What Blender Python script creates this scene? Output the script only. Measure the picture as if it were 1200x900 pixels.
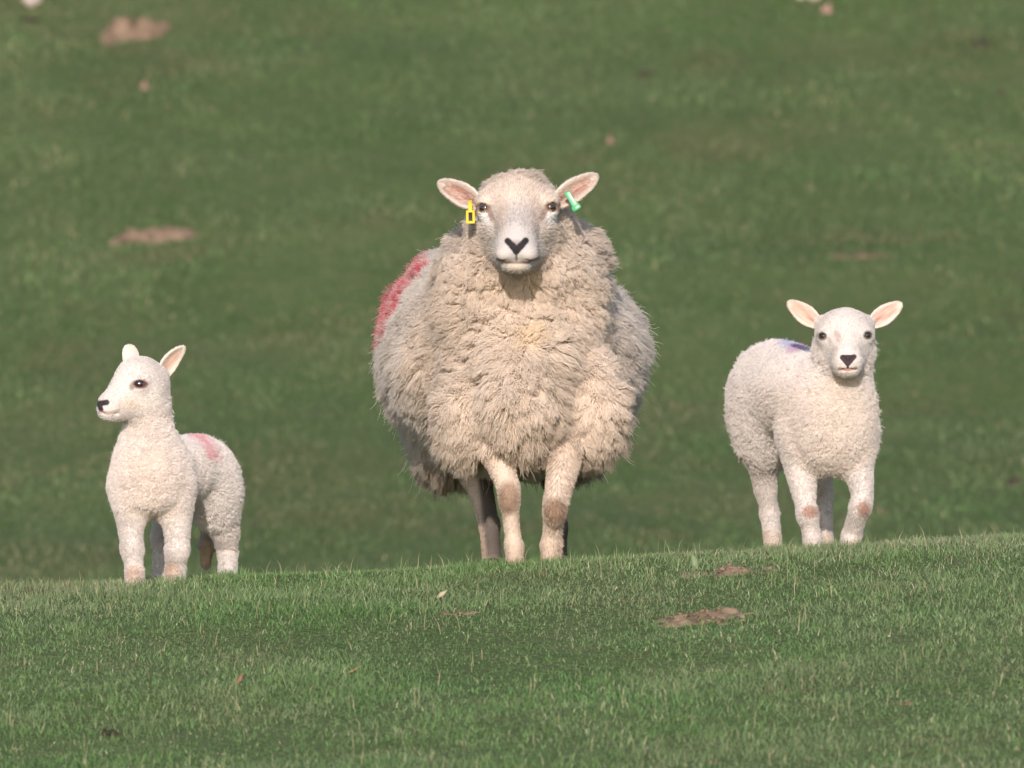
import bpy, math
import numpy as np
from mathutils import Vector

# ------------------------------------------------------------------ camera, sky, sun, exposure
scene = bpy.context.scene
for o in list(bpy.data.objects):
    bpy.data.objects.remove(o)
COL = scene.collection

CAM = np.array([0.0, -25.0, 1.6])
F_PX = 12000.0                 # focal length in pixels of the 1200 px wide photograph
PITCH = 0.04658                # radians below the horizontal
cam_data = bpy.data.cameras.new('camera')
cam_data.sensor_width = 36.0
cam_data.lens = 36.0 * F_PX / 1200.0
cam_data.clip_start = 0.5
cam_data.clip_end = 2000.0
cam_data.dof.use_dof = True
cam_data.dof.focus_distance = 24.95
cam_data.dof.aperture_fstop = 0.36 / 0.050
cam = bpy.data.objects.new('camera', cam_data)
COL.objects.link(cam)
cam.location = CAM
cam.rotation_euler = (math.pi / 2 - PITCH, 0, 0)
scene.camera = cam

SUN_EL, SUN_AZ = math.radians(22), math.radians(3.5)      # azimuth to the left of straight behind the camera
sdir = Vector((-math.sin(SUN_AZ) * math.cos(SUN_EL), -math.cos(SUN_AZ) * math.cos(SUN_EL), math.sin(SUN_EL)))
world = bpy.data.worlds.new('World')
scene.world = world
world.use_nodes = True
wn = world.node_tree.nodes
sky = wn.new('ShaderNodeTexSky')
sky.sky_type = 'NISHITA'
sky.sun_disc = False
sky.sun_elevation = SUN_EL
sky.sun_rotation = math.pi + SUN_AZ
sky.altitude = 100
bg = wn['Background']
bg.inputs['Strength'].default_value = 0.15
world.node_tree.links.new(sky.outputs[0], bg.inputs[0])

sun_data = bpy.data.lights.new('sun', 'SUN')
sun_data.energy = 3.7
sun_data.angle = math.radians(0.6)
sun_data.color = (1.0, 0.89, 0.80)
sun = bpy.data.objects.new('sun', sun_data)
COL.objects.link(sun)
sun.rotation_euler = sdir.to_track_quat('Z', 'Y').to_euler()
sun.location = (-8, -30, 16)

vs = scene.view_settings
vs.view_transform = 'Standard'
vs.look = 'None'
vs.exposure = 0.5
vs.gamma = 1.0
vs.use_curve_mapping = False
scene.render.engine = 'CYCLES'
scene.cycles_curves.shape = 'RIBBONS'
scene.cycles_curves.subdivisions = 2
scene.cycles.max_bounces = 8
scene.cycles.diffuse_bounces = 4
scene.cycles.transparent_max_bounces = 8
scene.cycles.use_denoising = True

rng = np.random.default_rng(7)

# ------------------------------------------------------------------ small maths helpers
cP, sP = math.cos(PITCH), math.sin(PITCH)
FWD = np.array([0, cP, -sP]); UP = np.array([0, sP, cP]); RIGHT = np.array([1.0, 0, 0])


def W(px, py, y):
    """world point on the sight line through photo pixel (px, py) at depth y"""
    d = FWD + RIGHT * ((px - 600) / F_PX) + UP * ((450 - py) / F_PX)
    return CAM + d * ((y - CAM[1]) / d[1])


def project(p):
    q = p - CAM
    z = q @ FWD
    return 600 + F_PX * (q @ RIGHT) / z, 450 - F_PX * (q @ UP) / z


def hash01(ix, iy, iz, seed):
    u = np.uint32
    with np.errstate(over='ignore'):
        h = ix.astype(u) * u(374761393) + iy.astype(u) * u(668265263) + iz.astype(u) * u(2147483629) + u(seed * 1274126177 & 0xFFFFFFFF)
        h ^= h >> u(13); h *= u(1274126177)
        h ^= h >> u(16); h *= u(2246822519)
        h ^= h >> u(15)
    return (h & u(0xFFFFFF)).astype(np.float32) * np.float32(1 / 16777216)


def vnoise(p, wl, seed=0):
    """smooth value noise in -1..1, p (N,3), wavelength wl"""
    q = p / wl
    i = np.floor(q).astype(np.int32)
    f = (q - i).astype(np.float32)
    f = f * f * (3 - 2 * f)
    out = 0
    for dx in (0, 1):
        for dy in (0, 1):
            for dz in (0, 1):
                w = (f[:, 0] if dx else 1 - f[:, 0]) * (f[:, 1] if dy else 1 - f[:, 1]) * (f[:, 2] if dz else 1 - f[:, 2])
                out = out + w * hash01(i[:, 0] + dx, i[:, 1] + dy, i[:, 2] + dz, seed)
    return out * 2 - 1


def noise2(x, y, wl, seed=0):
    qx, qy = x / wl, y / wl
    ix, iy = np.floor(qx).astype(np.int32), np.floor(qy).astype(np.int32)
    fx, fy = (qx - ix).astype(np.float32), (qy - iy).astype(np.float32)
    fx = fx * fx * (3 - 2 * fx); fy = fy * fy * (3 - 2 * fy)
    iz = np.full_like(ix, 7)
    a = hash01(ix, iy, iz, seed) * (1 - fx) + hash01(ix + 1, iy, iz, seed) * fx
    b_ = hash01(ix, iy + 1, iz, seed) * (1 - fx) + hash01(ix + 1, iy + 1, iz, seed) * fx
    return (a * (1 - fy) + b_ * fy) * 2 - 1


def sstep(a, b, x):
    t = np.clip((x - a) / (b - a), 0, 1)
    return t * t * (3 - 2 * t)


def unit(v):
    return v / (np.linalg.norm(v, axis=-1, keepdims=True) + 1e-12)


# ------------------------------------------------------------------ the lie of the land
_cy = [-60, -25, -12, -6, -3, -1, -0.25, 0.0, 0.3, 0.6, 1.2, 3, 6, 9, 12, 16, 20, 26, 40, 70, 120, 420]
_cz = [-.55, -.5, -.42, -.34, -.205, -.058, -.010, .0, -.022, -.054, -.13, -.44, -.93, -1.12, -1.02, -.5, .33, 1.75, 4.9, 9.5, 13, 15]
_ty = np.arange(-60, 420, 0.05)
_tz = np.interp(_ty, _cy, _cz)


def _smooth(z, s):
    n = int(s * 4 / 0.05)
    k = np.exp(-0.5 * (np.arange(-n, n + 1) * 0.05 / s) ** 2)
    k /= k.sum()
    return np.convolve(np.pad(z, n, mode='edge'), k, 'valid')


_t1, _t2 = _smooth(_tz, 0.14), _smooth(_tz, 1.2)
_wb = sstep(1.0, 4.0, _ty)
_tz = _t1 * (1 - _wb) + _t2 * _wb


def ground_z(x, y):
    x = np.atleast_1d(np.asarray(x, float)); y = np.atleast_1d(np.asarray(y, float))
    x, y = np.broadcast_arrays(x, y)
    x = x.ravel(); y = y.ravel()
    z = np.interp(y, _ty, _tz)
    lat = 0.049 * 8 * np.tanh(x / 8)
    z = z + lat * (1 - sstep(1.0, 8.0, y)) + 0.010 * x * sstep(1, 8, y) * np.exp(-np.abs(x) / 30)
    a = 1 - 0.5 * np.exp(-((y - 0.1) / 0.45) ** 2)
    z = z + a * (0.016 * noise2(x, y, 0.9, 1) + 0.008 * noise2(x, y, 0.33, 2))
    if y.max() < 3:
        return z
    far = sstep(3, 9, y)
    z = z + far * (0.05 * noise2(x, y, 2.3, 3) + 0.03 * noise2(x, y, 0.8, 4)) + 0.5 * sstep(30, 80, y) * noise2(x, y, 25, 5)
    return z


def gz(x, y):
    return float(ground_z(x, y)[0])


def G(px, py, ymin=-24.0):
    """where the sight line through pixel (px, py) meets the ground, searching from ymin on"""
    ys = np.arange(ymin, 60, 0.01)
    d = FWD + RIGHT * ((px - 600) / F_PX) + UP * ((450 - py) / F_PX)
    s = (ys - CAM[1]) / d[1]
    pts = CAM + d * s[:, None]
    below = np.nonzero(pts[:, 2] < ground_z(pts[:, 0], pts[:, 1]))[0]
    p = pts[below[0]] if len(below) else pts[-1]
    return p


def on_foot(px, y):
    x = (px - 600) / F_PX * (y - CAM[1])
    return np.array([x, y, gz(x, y)])


# ------------------------------------------------------------------ object helpers
def link(o, parent=None):
    COL.objects.link(o)
    if parent is not None:
        o.parent = parent
    return o


def tag(o, label, cat=None, group=None, kind=None):
    if label: o['label'] = label
    if cat: o['category'] = cat
    if group: o['group'] = group
    if kind: o['kind'] = kind
    return o


def empty(name, loc):
    o = bpy.data.objects.new(name, None)
    o.location = [float(v) for v in loc]
    o.empty_display_size = 0.1
    return link(o)


def mesh_np(name, V, F, mat, parent=None, colors=None, smooth=True):
    """V (N,3), F (M,k) with one k"""
    F = np.asarray(F, np.int32)
    me = bpy.data.meshes.new(name)
    me.vertices.add(len(V))
    me.vertices.foreach_set('co', np.asarray(V, np.float32).ravel())
    k = F.shape[1]
    me.loops.add(F.size)
    me.loops.foreach_set('vertex_index', F.ravel())
    me.polygons.add(len(F))
    me.polygons.foreach_set('loop_start', np.arange(0, F.size, k, dtype=np.int32))
    me.update(calc_edges=True)
    me.validate()
    if smooth:
        me.polygons.foreach_set('use_smooth', np.ones(len(me.polygons), bool))
    if colors is not None:
        a = me.attributes.new('col', 'FLOAT_COLOR', 'POINT')
        c = np.ones((len(V), 4), np.float32); c[:, :3] = colors
        a.data.foreach_set('color', c.ravel())
    me.materials.append(mat)
    o = bpy.data.objects.new(name, me)
    return link(o, parent)


def curves_np(name, P, R, C, NR, mat, parent=None):
    n, k, _ = P.shape
    cu = bpy.data.hair_curves.new(name)
    cu.add_curves([k] * n)
    cu.attributes['position'].data.foreach_set('vector', P.astype(np.float32).ravel())
    a = cu.attributes.get('radius') or cu.attributes.new('radius', 'FLOAT', 'POINT')
    a.data.foreach_set('value', R.astype(np.float32).ravel())
    a = cu.attributes.new('col', 'FLOAT_COLOR', 'CURVE')
    c = np.ones((n, 4), np.float32); c[:, :3] = C
    a.data.foreach_set('color', c.ravel())
    a = cu.attributes.new('nrm', 'FLOAT_VECTOR', 'CURVE')
    a.data.foreach_set('vector', NR.astype(np.float32).ravel())
    cu.materials.append(mat)
    o = bpy.data.objects.new(name, cu)
    return link(o, parent)


# ------------------------------------------------------------------ materials
def new_mat(name):
    m = bpy.data.materials.new(name)
    m.use_nodes = True
    return m, m.node_tree.nodes, m.node_tree.links, m.node_tree.nodes['Principled BSDF']


def attr_mat(name, rough=0.8, spec=0.2, transl=0.0, bump=0.0, bump_scale=200.0, sss=0.0, coat=0.0, var=0.0, soft=0.0):
    m, n, l, b = new_mat(name)
    a = n.new('ShaderNodeAttribute'); a.attribute_name = 'col'
    src = a.outputs['Color']
    if var:
        tc = n.new('ShaderNodeTexCoord')
        nz = n.new('ShaderNodeTexNoise'); nz.inputs['Scale'].default_value = 60; nz.inputs['Detail'].default_value = 4
        l.new(tc.outputs['Object'], nz.inputs['Vector'])
        hs = n.new('ShaderNodeMapRange'); hs.inputs[3].default_value = 1 - var; hs.inputs[4].default_value = 1 + var
        l.new(nz.outputs['Fac'], hs.inputs[0])
        mx = n.new('ShaderNodeVectorMath'); mx.operation = 'SCALE'
        l.new(src, mx.inputs[0]); l.new(hs.outputs[0], mx.inputs['Scale'])
        src = mx.outputs[0]
    l.new(src, b.inputs['Base Color'])
    b.inputs['Roughness'].default_value = rough
    b.inputs['Specular IOR Level'].default_value = spec
    if sss:
        b.inputs['Subsurface Weight'].default_value = sss
        b.inputs['Subsurface Radius'].default_value = (0.012, 0.006, 0.004)
        b.inputs['Subsurface Scale'].default_value = 0.6
    if coat:
        b.inputs['Coat Weight'].default_value = coat
        b.inputs['Coat Roughness'].default_value = 0.03
    if bump:
        tc = n.new('ShaderNodeTexCoord')
        nz = n.new('ShaderNodeTexNoise'); nz.inputs['Scale'].default_value = bump_scale
        l.new(tc.outputs['Object'], nz.inputs['Vector'])
        bp = n.new('ShaderNodeBump'); bp.inputs['Strength'].default_value = bump; bp.inputs['Distance'].default_value = 0.004
        l.new(nz.outputs['Fac'], bp.inputs['Height'])
        l.new(bp.outputs[0], b.inputs['Normal'])
    if soft:
        # fibres lie in a pile: blend each fibre's own normal with that of the coat it grows from
        an = n.new('ShaderNodeAttribute'); an.attribute_name = 'nrm'
        ge = n.new('ShaderNodeNewGeometry')
        mv = n.new('ShaderNodeMix'); mv.data_type = 'VECTOR'; mv.inputs['Factor'].default_value = soft
        l.new(ge.outputs['Normal'], mv.inputs[4]); l.new(an.outputs['Vector'], mv.inputs[5])
        nv_ = n.new('ShaderNodeVectorMath'); nv_.operation = 'NORMALIZE'
        l.new(mv.outputs[1], nv_.inputs[0]); l.new(nv_.outputs[0], b.inputs['Normal'])
    if transl:
        t = n.new('ShaderNodeBsdfTranslucent')
        l.new(src, t.inputs['Color'])
        mix = n.new('ShaderNodeMixShader'); mix.inputs[0].default_value = transl
        l.new(b.outputs[0], mix.inputs[1]); l.new(t.outputs[0], mix.inputs[2])
        l.new(mix.outputs[0], n['Material Output'].inputs['Surface'])
    return m


M_SKIN = attr_mat('sheep_skin', 0.75, 0.25, bump=0.25, bump_scale=260)
M_WOOL = attr_mat('wool_fibre', 0.9, 0.06, transl=0.25, soft=0.55)
M_LAMBWOOL = attr_mat('lamb_wool_fibre', 0.9, 0.06, transl=0.22, soft=0.36)
M_HAIR = attr_mat('short_hair_fibre', 0.75, 0.12, transl=0.12, soft=0.30)
M_GRASS = attr_mat('grass_blade', 0.6, 0.2, transl=0.25)
M_EARTH = attr_mat('crumbled_earth', 0.95, 0.1, bump=0.6, bump_scale=90, var=0.45)
M_LEAF = attr_mat('leaf_surface', 0.6, 0.3, transl=0.2, var=0.2)
M_TAG = attr_mat('tag_plastic', 0.35, 0.5)
M_EYE = attr_mat('eye_surface', 0.08, 0.6, coat=1.0)
M_HOOF = attr_mat('hoof_horn', 0.5, 0.4, bump=0.3, bump_scale=150, var=0.3)

m, n, l, b = new_mat('pasture_turf')
tc = n.new('ShaderNodeTexCoord')
def _nz(scale, detail=6):
    x = n.new('ShaderNodeTexNoise'); x.inputs['Scale'].default_value = scale; x.inputs['Detail'].default_value = detail
    l.new(tc.outputs['Object'], x.inputs['Vector'])
    return x
n1, n2, n3 = _nz(1.3), _nz(9), _nz(60, 3)
r1 = n.new('ShaderNodeValToRGB')
r1.color_ramp.elements[0].position = 0.3; r1.color_ramp.elements[0].color = (.058, .096, .030, 1)
r1.color_ramp.elements[1].position = 0.72; r1.color_ramp.elements[1].color = (.100, .130, .048, 1)
l.new(n1.outputs['Fac'], r1.inputs[0])
r2 = n.new('ShaderNodeValToRGB')
r2.color_ramp.elements[0].position = 0.35; r2.color_ramp.elements[0].color = (.062, .100, .032, 1)
r2.color_ramp.elements[1].position = 0.7; r2.color_ramp.elements[1].color = (.118, .115, .060, 1)
l.new(n2.outputs['Fac'], r2.inputs[0])
mx = n.new('ShaderNodeMix'); mx.data_type = 'RGBA'; mx.inputs['Factor'].default_value = 0.45
l.new(r1.outputs[0], mx.inputs['A']); l.new(r2.outputs[0], mx.inputs['B'])
l.new(mx.outputs['Result'], b.inputs['Base Color'])
b.inputs['Roughness'].default_value = 0.95
b.inputs['Specular IOR Level'].default_value = 0.1
bp = n.new('ShaderNodeBump'); bp.inputs['Strength'].default_value = 0.8; bp.inputs['Distance'].default_value = 0.03
l.new(n3.outputs['Fac'], bp.inputs['Height']); l.new(bp.outputs[0], b.inputs['Normal'])
M_TURF = m

# ------------------------------------------------------------------ ground sheet
def axis(bands):
    out = []
    for a, b_, s in bands:
        out.append(np.arange(a, b_, s))
    return np.unique(np.concatenate(out + [[bands[-1][1]]]))


gx = axis([(-300, -40, 20), (-40, -8, 2), (-8, -2.6, .3), (-2.6, 2.6, .08), (2.6, 8, .3), (8, 40, 2), (40, 300, 20)])
gy = axis([(-60, -8, 1.5), (-8, -4, .25), (-4, 1.6, .06), (1.6, 9, .25), (9, 26, .12), (26, 60, 1), (60, 420, 12)])
XX, YY = np.meshgrid(gx, gy)
ZZ = ground_z(XX.ravel(), YY.ravel())
nx_, ny_ = len(gx), len(gy)
idx = np.arange(nx_ * ny_).reshape(ny_, nx_)
GF = np.stack([idx[:-1, :-1].ravel(), idx[:-1, 1:].ravel(), idx[1:, 1:].ravel(), idx[1:, :-1].ravel()], 1)
g = mesh_np('ground', np.stack([XX.ravel(), YY.ravel(), ZZ], 1), GF, M_TURF)
tag(g, 'green sloping pasture with a near ridge and a hillside beyond', kind='structure')

# ------------------------------------------------------------------ bare soil: (px, py, half width px, half height px, tilt, y search start)
SOIL = []            # x, y, rx, ry, rot


def soil_mask(x, y):
    mk = np.zeros_like(x)
    for (cx, cy, rx, ry, rot) in SOIL:
        c, s = math.cos(rot), math.sin(rot)
        u = ((x - cx) * c + (y - cy) * s) / rx
        v = (-(x - cx) * s + (y - cy) * c) / ry
        r = np.sqrt(u * u + v * v) + 0.42 * noise2(x, y, max(rx, ry) * 0.35, 77) + .25 * noise2(x, y, max(rx, ry) * 0.12, 78)
        mk = np.maximum(mk, 1 - sstep(0.75, 1.05, r))
    return mk


def mound(name, px, py, rx, ry, h, rot, ymin, base, label, cat, seed, group=None, clods=60):
    c = G(px, py, ymin)
    SOIL.append((c[0], c[1], rx, ry, rot))
    n_ = 44
    u = np.linspace(-1.25, 1.25, n_)
    U, V_ = np.meshgrid(u, u)
    U = U.ravel(); V_ = V_.ravel()
    X = U * rx * math.cos(rot) - V_ * ry * math.sin(rot)
    Y = U * rx * math.sin(rot) + V_ * ry * math.cos(rot)
    r = np.sqrt(U * U + V_ * V_) + 0.36 * noise2(X, Y, max(rx, ry) * 0.4, seed) + .2 * noise2(X, Y, max(rx, ry) * 0.15, seed + 9)
    prof = 1 - sstep(0.15, 1.05, r)
    Zg = ground_z(c[0] + X, c[1] + Y)
    P3 = np.stack([X, Y, 0 * X], 1)
    lump = 0.6 + 0.6 * vnoise(P3, rx * 0.45, seed + 1) + 0.5 * vnoise(P3, rx * 0.17, seed + 2)
    Z = Zg - c[2] + h * prof * np.clip(lump, 0.15, 2) + 0.010 * vnoise(P3, 0.025, seed + 3) * prof - 0.02 * (1 - sstep(0, 0.15, prof))
    ii = np.arange(n_ * n_).reshape(n_, n_)
    F = np.stack([ii[:-1, :-1].ravel(), ii[:-1, 1:].ravel(), ii[1:, 1:].ravel(), ii[1:, :-1].ravel()], 1)
    V3 = np.stack([X, Y, Z], 1)
    # loose clods on it, each a squashed jittered lump
    rr = np.random.default_rng(seed)
    t = (1 + 5 ** .5) / 2
    ico = unit(np.array([[-1, t, 0], [1, t, 0], [-1, -t, 0], [1, -t, 0], [0, -1, t], [0, 1, t], [0, -1, -t], [0, 1, -t], [t, 0, -1], [t, 0, 1], [-t, 0, -1], [-t, 0, 1]], float))
    icf = np.array([[0, 11, 5], [0, 5, 1], [0, 1, 7], [0, 7, 10], [0, 10, 11], [1, 5, 9], [5, 11, 4], [11, 10, 2], [10, 7, 6], [7, 1, 8], [3, 9, 4], [3, 4, 2], [3, 2, 6], [3, 6, 8], [3, 8, 9], [4, 9, 5], [2, 4, 11], [6, 2, 10], [8, 6, 7], [9, 8, 1]])
    T = np.concatenate([F[:, [0, 1, 2]], F[:, [0, 2, 3]]])
    Vs, Fs = [V3], [T]
    off = len(V3)
    for k in range(clods):
        a, q = rr.uniform(0, 6.283), abs(rr.normal(0, .5))
        uu, vv = q * math.cos(a), q * math.sin(a)
        x = uu * rx * math.cos(rot) - vv * ry * math.sin(rot)
        y = uu * rx * math.sin(rot) + vv * ry * math.cos(rot)
        j = np.argmin((X - x) ** 2 + (Y - y) ** 2)
        s = rr.uniform(.15, 1) ** 3 * min(min(rx, ry) * 0.2, .010) + 0.002
        Vs.append(ico * s * rr.uniform(.5, 1.4, (12, 1)) * np.array([1, 1, .6]) + np.array([x, y, Z[j] + s * .2]))
        Fs.append(icf + off); off += 12
    V3 = np.concatenate(Vs); T = np.concatenate(Fs)
    colr = np.array(base) * (1 + 0.38 * vnoise(V3, 0.06, seed + 5) + .25 * vnoise(V3, 0.02, seed + 6))[:, None]
    o = mesh_np(name, V3, T, M_EARTH, None, np.clip(colr, .01, 1))
    o.location = c
    tag(o, label, cat, group)
    return o


EARTH = (.175, .122, .085)
mound('molehill', 158, 42, .27, .10, .060, .85, 5, EARTH, 'larger brown molehill high on the slope at upper left', 'molehill', 11, 'molehills', 90)
mound('molehill', 178, 279, .22, .09, .035, .06, 5, (.175, .122, .088), 'low flattened molehill halfway up the slope at left', 'molehill', 12, 'molehills', 70)
mound('soil_patch', 822, 727, .125, .10, .010, -.1, -8, (.20, .145, .10), 'larger bare brown earth patch in the grass in front of the right lamb', 'soil patch', 13, 'bare patches on the near ridge', 120)
mound('soil_patch', 852, 672, .115, .06, .008, .2, -8, (.16, .112, .082), 'narrow bare brown earth strip in the grass just below the right lamb', 'soil patch', 14, 'bare patches on the near ridge', 80)
mound('soil_patch', 537, 719, .05, .035, .008, .0, -8, (.20, .13, .095), 'small pale earth patch in the grass in front of the ewe', 'soil patch', 15, 'bare patches on the near ridge', 30)
DARK = (.045, .033, .028)
for k, (px, py, rx, lab) in enumerate([(36, 25, .05, 'dark dung pat below the distant lamb at upper left'),
                                       (1174, 110, .026, 'small dark dropping on the slope at the right edge'),
                                       (757, 88, .05, 'flat dark dung pat on the slope above the ewe'),
                                       (1188, 568, .05, 'dark dung clump low on the slope at the right edge'),
                                       (1150, 52, .05, 'dim dark dung patch on the slope at upper right')]):
    mound('dung_pat', px, py, rx, rx * .7, .02, 0, 5, DARK, lab, 'dung', 30 + k, 'dung on the far slope', 12)
for k, (px, py, rx, lab) in enumerate([(128, 862, .028, 'dark dropping in the blurred grass at lower left'),
                                       (1062, 826, .014, 'brownish clump in the near grass at lower right'),
                                       (838, 893, .016, 'reddish earth crumb in the grass at the bottom edge')]):
    mound('dung_clump', px, py, rx, rx * .8, .012, 0, -10, DARK if k == 0 else (.15, .10, .07), lab, 'clump', 40 + k, None, 10)
for k, (px, py, rx, lab) in enumerate([(169, 104, .026, 'small pinkish stone below the larger molehill'),
                                       (968, 14, .035, 'pale brown stone near the distant lamb at upper right'),
                                       (1010, 300, .13, 'faint brownish worn patch on the slope behind the right lamb'),
                                       (715, 168, .022, 'small reddish stone on the slope right of the ewe')]):
    mound('stone' if k != 2 else 'soil_patch', px, py, rx, rx * (.8 if k != 2 else .5), .03 if k != 2 else .012, 0, 5,
          (.24, .15, .125) if k != 2 else (.14, .10, .065), lab, 'stone' if k != 2 else 'soil patch', 50 + k, None, 6)

# ------------------------------------------------------------------ animals: implicit surfaces turned into one continuous mesh
def smin(a, b_, k):
    h = np.maximum(k - np.abs(a - b_), 0) / k
    return np.minimum(a, b_) - h * h * (k * .25)


def smax(a, b_, k):
    return -smin(-a, -b_, k)


def cone(p, a, b_, r1, r2):
    a = np.asarray(a, np.float32); ba = np.asarray(b_, np.float32) - a
    x, y, z = p[0] - a[0], p[1] - a[1], p[2] - a[2]
    t = x * ba[0] + y * ba[1] + z * ba[2]
    t *= np.float32(1 / float(ba @ ba))
    np.clip(t, 0, 1, out=t)
    x -= t * ba[0]; y -= t * ba[1]; z -= t * ba[2]
    return np.sqrt(x * x + y * y + z * z) - (np.float32(r1) + np.float32(r2 - r1) * t)


def frame(xdir, zhint=(0, 0, 1)):
    x = unit(np.asarray(xdir, float)); z = np.asarray(zhint, float)
    y = unit(np.cross(z, x)); z = np.cross(x, y)
    return np.stack([x, y, z])            # rows are axes


def ell(p, c, r, R=None):
    c = np.asarray(c, np.float32); r = np.asarray(r, np.float32)
    x, y, z = p[0] - c[0], p[1] - c[1], p[2] - c[2]
    if R is not None:
        R = R.astype(np.float32)
        x, y, z = (R[0, 0] * x + R[0, 1] * y + R[0, 2] * z, R[1, 0] * x + R[1, 1] * y + R[1, 2] * z, R[2, 0] * x + R[2, 1] * y + R[2, 2] * z)
    x /= r[0]; y /= r[1]; z /= r[2]
    k0 = np.sqrt(x * x + y * y + z * z)
    x /= r[0]; y /= r[1]; z /= r[2]
    k1 = np.sqrt(x * x + y * y + z * z) + np.float32(1e-6)
    return np.where(k0 < 1e-4, -r.min(), k0 * (k0 - 1) / k1)


def run_ops(ops, P):
    P = np.asarray(P, np.float32)
    p = [np.ascontiguousarray(P[:, i]) for i in range(3)]
    d = None
    for op in ops:
        kind, k = op[0], op[1]
        e = cone(p, *op[3]) if op[2] == 'c' else ell(p, *op[3])
        if d is None:
            d = e
        elif kind == '+':
            d = smin(d, e, k * 1.6)
        else:
            d = smax(d, -e, k * 1.6)
    return d


def mesh_sdf(ops, lo, hi, h):
    f = lambda p: run_ops(ops, p)
    lo = np.asarray(lo, float); hi = np.asarray(hi, float)
    B = 4
    nb = np.ceil((hi - lo) / (h * B)).astype(int)
    n3 = nb * B
    g3 = np.stack(np.meshgrid(*[np.arange(v) for v in nb], indexing='ij'), -1).reshape(-1, 3)
    cen = lo + (g3 + 0.5) * (h * B)
    dc = f(cen)
    near = np.abs(dc) < h * B * 1.25
    D = np.empty(tuple(n3), np.float32)
    Dv = D.reshape(nb[0], B, nb[1], B, nb[2], B)
    Dv[:] = np.where(dc > 0, 1.0, -1.0).reshape(tuple(nb))[:, None, :, None, :, None]
    blk = g3[near]
    sub = np.stack(np.meshgrid(*[np.arange(B)] * 3, indexing='ij'), -1).reshape(-1, 3)
    pid = (blk[:, None, :] * B + sub[None]).reshape(-1, 3)
    D[pid[:, 0], pid[:, 1], pid[:, 2]] = f(lo + pid * h)
    S = D < 0
    a, b_, c = S.shape
    cnt = np.zeros((a - 1, b_ - 1, c - 1), np.int8)
    for dx in (0, 1):
        for dy in (0, 1):
            for dz in (0, 1):
                cnt += S[dx:a - 1 + dx, dy:b_ - 1 + dy, dz:c - 1 + dz]
    act = (cnt > 0) & (cnt < 8)
    ci = np.argwhere(act)
    vid = np.full(act.shape, -1, np.int32)
    vid[act] = np.arange(len(ci))
    acc = np.zeros((len(ci), 3)); num = np.zeros(len(ci))
    cor = [(i, j, k) for i in (0, 1) for j in (0, 1) for k in (0, 1)]
    for A in cor:
        for ax in range(3):
            if A[ax] == 0:
                Bc = list(A); Bc[ax] = 1
                da = D[ci[:, 0] + A[0], ci[:, 1] + A[1], ci[:, 2] + A[2]]
                db = D[ci[:, 0] + Bc[0], ci[:, 1] + Bc[1], ci[:, 2] + Bc[2]]
                cr = (da < 0) != (db < 0)
                t = np.where(cr, da / np.where(cr, da - db, 1), 0)
                pt = ci + np.array(A) + 0.0
                pt[:, ax] += t
                acc[cr] += pt[cr]; num[cr] += 1
    V = lo + acc / num[:, None] * h
    quads = []
    for ax in range(3):
        u, v = [(1, 2), (2, 0), (0, 1)][ax]
        s0 = [slice(None)] * 3; s1 = [slice(None)] * 3
        s0[ax] = slice(0, -1); s1[ax] = slice(1, None)
        ch = S[tuple(s0)] != S[tuple(s1)]
        e = np.argwhere(ch)
        ok = (e[:, u] > 0) & (e[:, v] > 0) & (e[:, u] < S.shape[u] - 1) & (e[:, v] < S.shape[v] - 1)
        e = e[ok]
        inside = S[e[:, 0], e[:, 1], e[:, 2]]
        def cell(du, dv):
            q = e.copy(); q[:, u] -= du; q[:, v] -= dv
            return vid[q[:, 0], q[:, 1], q[:, 2]]
        Q = np.stack([cell(1, 1), cell(0, 1), cell(0, 0), cell(1, 0)], 1)
        Q[~inside] = Q[~inside][:, ::-1]
        quads.append(Q)
    Q = np.concatenate(quads)
    Q = Q[(Q >= 0).all(1)]
    e = 0.0012
    TE = np.array([[1, 1, 1], [1, -1, -1], [-1, 1, -1], [-1, -1, 1]], float)
    for it in range(1):
        val = [f(V + q * e) for q in TE]
        gr = sum(v[:, None] * q for v, q in zip(val, TE)) / (4 * e)
        d = sum(val) / 4
        V = V - np.clip(d, -h, h)[:, None] * gr / (np.sum(gr * gr, 1, keepdims=True) + 1e-6) * 0.9
    # drop loose crumbs: keep the biggest connected piece
    lab = np.arange(len(V))
    while True:
        m_ = lab[Q].min(1)
        new = lab.copy()
        for j in range(4):
            np.minimum.at(new, Q[:, j], m_)
        new = new[new]
        if (new == lab).all():
            break
        lab = new
    vals, counts = np.unique(lab, return_counts=True)
    keep = lab == vals[np.argmax(counts)]
    Q = Q[keep[Q].all(1)]
    remap = np.cumsum(keep) - 1
    return V[keep], remap[Q].astype(np.int32), unit(gr[keep])


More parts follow.
